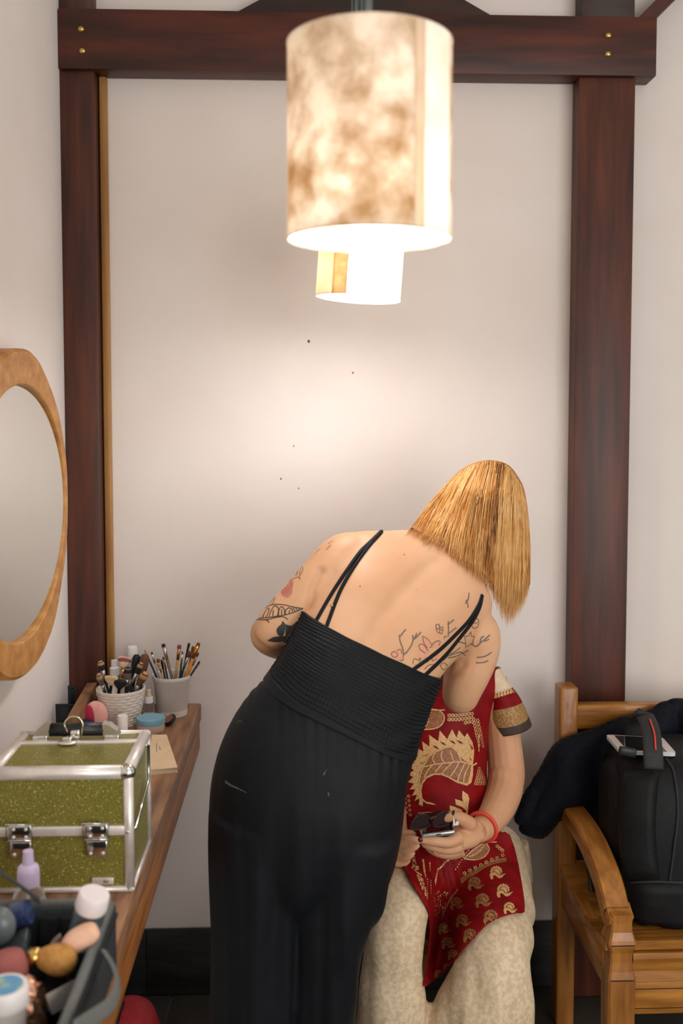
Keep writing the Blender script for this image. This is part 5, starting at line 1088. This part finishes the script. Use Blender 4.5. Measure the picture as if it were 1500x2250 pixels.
leafs = [[(970, 1105), (1045, 1160), (1065, 1220), (1050, 1300), (1040, 1480), (1000, 1440), (1025, 1380), (990, 1300), (965, 1200)], [(870, 1220), (960, 1250), (1020, 1290), (1030, 1390), (960, 1330), (880, 1300)], [(795, 1310), (870, 1330), (960, 1370), (1000, 1450), (900, 1400), (840, 1430), (800, 1370)]]
motif('lower_leaf_spray', leafs, M_GOLD, z3, .0012)
flg = G()
def dot(px, py, r, T=KT, off=.0018):
    h, n_ = cast(px, py, T)
    if h is None: return
    a = n_.cross(Vector((0, 0, 1))).normalized(); b = n_.cross(a); c = h + n_ * off
    flg.add([c] + [c + (a * math.cos(t) + b * math.sin(t)) * r for t in [math.pi / 3 * k for k in range(6)]], [(0, k + 1, (k + 1) % 6 + 1) for k in range(6)])
def flower(px, py, s=1.0, T=KT):
    for k in range(5): dot(px + 2.9 * s * math.cos(k * 1.257), py + 2.9 * s * math.sin(k * 1.257), .0018 * s, T)
for u in range(8):
    for w_ in range(2 + (u > 4)):
        p = z3((790 + u * 44, 75 + w_ * 55 - max(0, u - 3) * 6))[0]; flower(*p)
for k in range(9):
    for w_ in range(2): p = z3((1120 + w_ * 55 + k * 9, 130 + k * 44 + w_ * 12))[0]; flower(*p, 1.0 if k < 6 else .8)
for k in range(14): dot(*z3((1190, 340 + k * 17))[0], .002)
for r in range(6):
    for q in range(r + 1): flower(*z3((1195 - r * 10 + q * 30, 800 + r * 42))[0], .85)
for r in range(4):
    for q in range(7): flower(*z3((380 + q * 42, 1415 + r * 36 + abs(q - 3) * 3))[0], .85)
for r in range(10): flower(*z3((185 + (r % 2) * 50 + r * 3, 1150 + r * 32))[0], .85)
for q in range(8): flower(*z4((630 + q * 62, 520 - q * 31 + (q > 5) * 12))[0], 1.0)
for q in range(3): flower(*z4((1000 + q * 30, 210 + q * 25))[0], 1.0)
for k in range(9): dot(*z4((525 + k * 18, 470 - k * 27))[0], .0016)
for k in range(24): dot(*z4((285 + k * 2, 640 - k * 12) if k < 12 else (310 + (k - 12) * 12, 490 - (k - 12) * 12))[0], .0028)
for k in range(12): dot(*z4((150 + k * 2, 370 + k * 17))[0], .003); dot(*z4((225, 400 + k * 8))[0], .002); dot(*z4((195 + k % 2 * 40, 590 + k * 14))[0], .0018)
for k in range(120):
    u = random.random(); s = random.random(); dot(*z4((20 + 180 * u ** .9, 370 + 420 * u + (s - .5) * 190 * (1 - .55 * u)))[0], .0024)
for k in range(70):
    u = random.random(); dot(*z4((270 + 170 * random.random() * (1 - u * .4), 720 + 330 * u))[0], .0017)
flo = flg.build('woven_flowers', M_GOLD, pB, False); tag(flo, kind='stuff')
lines('woven_band', [[(590, 610), (680, 550), (780, 490), (880, 425), (980, 390), (1105, 365)], [(585, 590), (675, 532), (775, 472), (875, 408), (978, 374), (1105, 350)], [(592, 632), (685, 568), (785, 508), (885, 443), (984, 408), (1108, 382)], [(350, 1030), (400, 930), (470, 810), (560, 700)]], M_GOLDB, .0028, z4, .0018)
motif('lap_leaf', [[(620, 350), (700, 260), (800, 180), (880, 168), (908, 240), (850, 335), (740, 368)]], M_GOLDD, z4, .0018)
lines('lap_leaf_outline', [[(620, 350), (740, 368), (850, 337), (908, 242), (880, 168), (990, 160)], [(680, 330), (780, 280), (850, 190)], [(620, 350), (720, 250), (830, 175)]], M_GOLD, .0024, z4, .0024)
def small_paisley(cx, cy, s, m, rot=0):
    P = []
    for k in range(23):
        a = R(200 - k * 11); r = (1.0 if k % 2 == 0 else .78) * (1 - .12 * (k / 22)); P.append((r * math.cos(a), -r * math.sin(a) * .95))
    P += [(1.0, .35), (1.35, .25), (1.02, .55), (.8, .85), (.4, .98), (.12, .82), (-.1, .58), (-.35, .52), (-.5, .72), (-.42, 1.05), (-.75, 1.15), (-.95, .75)]
    c, s_ = math.cos(R(rot)), math.sin(R(rot)); return [(cx + (x * c - y * s_) * s, cy + (x * s_ + y * c) * s) for x, y in P]
for cx, cy, s, m in ((995, 505, 80, M_GOLD), (750, 630, 82, M_GOLDB), (1075, 712, 82, M_GOLD), (840, 825, 86, M_GOLDB), (1142, 912, 70, M_GOLD), (935, 1015, 90, M_GOLDB), (545, 855, 75, M_GOLDD), (612, 1055, 80, M_GOLDB), (385, 1140, 70, M_GOLDB), (445, 1310, 75, M_GOLDB), (700, 1225, 85, M_GOLDB), (505, 1445, 65, M_GOLDB), (335, 1680, 60, M_GOLDB), (430, 1590, 40, M_GOLDB)):
    o = motif('small_paisley', [small_paisley(cx, cy, s, m)], m, z4, .0018, KT, 4)
    inner = [[(cx + (x - .1) * s * .55, cy + y * s * .55) for x, y in ((-.9, .3), (-.5, -.5), (.3, -.8), (1.0, -.2), (1.1, .7), (.6, 1.0), (.3, .5), (-.3, .1))]]
    if o: lines('paisley_line', [inner[0] + [inner[0][0]]], M_TUN, .0012, z4, .0024)
zs = Z(760, 1420, 2.711)
g = G()
for k in range(9): x, y = zs((858 + k * 17, 308 - k * 5.2))[0]; g.add(*decal_geo([(x - 3, y + 4), (x - 2, y - 5), (x, y - 9), (x + 2, y - 5), (x + 3, y + 4)], SLT, .0022, 4))
if g.f: mk('sleeve_leaf_row', g.v, g.f, M_GOLD, pB)

# phone held in the lap with sunglasses on it
fA, fB = W(926, 1838, 2.118), W(1000, 1828, 2.118); dx_ = (fB - fA); up_ = Vector((.06, .10, 1)).normalized(); dp = up_.cross(dx_.normalized()).normalized()
dp = dp if dp.y > 0 else -dp
PM = Matrix((dx_.normalized(), dp, up_)).transposed().to_4x4(); PM.translation = (fA + fB) / 2
hp = thing('smartphone', 'silver edged phone held flat in the lap of the seated person', 'phone', (fA + fB) / 2)
wl = dx_.length / 2
mk('phone_body', *box_geo((-wl, 0, -.006), (wl, .145, .004), .0038, PM, 4), mat('silver_phone_metal', (178, 184, 182), rough=.22, metal=.8), hp)
mk('phone_screen', *box_geo((-wl + .004, .004, .0036), (wl - .004, .141, .0046), 0, PM), mat('dark_screen', (30, 30, 32)), hp, False)
mk('phone_port', *box_geo((-.005, -.0005, -.0025), (.005, .002, .0005), 0, PM), M_BLK, hp, False)
sg = thing('sunglasses', 'dark tinted sunglasses resting on the held phone', 'sunglasses', PM @ Vector((0, .02, .005)))
M_LENS = mat('smoky_lens', (58, 36, 38), (44, 28, 30), .08, trans=.35)
for s, cx in ((1, .012), (-1, -.038)):
    ring = [PM @ Vector((cx + math.cos(a) * .023, .022 + .006 * math.cos(a), .022 + math.sin(a) * .016 - .003 * math.cos(2 * a))) for a in [R(k) for k in range(0, 360, 15)]]
    mk('lens', ring + [p + PM.to_3x3() @ Vector((0, .0015, 0)) for p in ring], [tuple(range(24))[::-1], tuple(range(24, 48))] + [(k, (k + 1) % 24, 24 + (k + 1) % 24, 24 + k) for k in range(24)], M_LENS, sg, False)
    tube('rim', ring + [ring[0]], .0012, M_BLK, sg, 6)
tm = tube('temple', [PM @ Vector((.034, .020, .040)), PM @ Vector((.033, .022, .014)), PM @ Vector((.030, .026, .006))], .003, M_BLK, sg, 8)
tb = mk('temple_plate', *box_geo((.0335, .0165, .008), (.0465, .0185, .026), .0008, PM), M_WHT, sg)
text('F', 'temple_mark', PM @ Vector((.040, .0162, .017)), .013, M_BLK, tb)

# stool under the seated person
sx0 = W(985, 1950, 2.40).x
sq = thing('stool', 'plain wooden stool under the seated person, mostly covered by the cream trousers', 'stool', (sx0, 2.42, FZ))
zs_ = min(p.z for p in cv if p.y > 2.40 and abs(p.x - sx0) < .05)
lathe('seat', [(.001, -.035), (.15, -.035), (.155, -.02), (.15, 0), (.001, 0)], (sx0, 2.42, zs_ + .006), M_BENCH, sq, 40)
for a in (45, 135, 225, 315): tube('leg', [(sx0 + .10 * math.cos(R(a)), 2.42 + .10 * math.sin(R(a)), zs_ - .028), (sx0 + .14 * math.cos(R(a)), 2.42 + .14 * math.sin(R(a)), FZ)], [.017, .014], M_BENCHV, sq, 12)
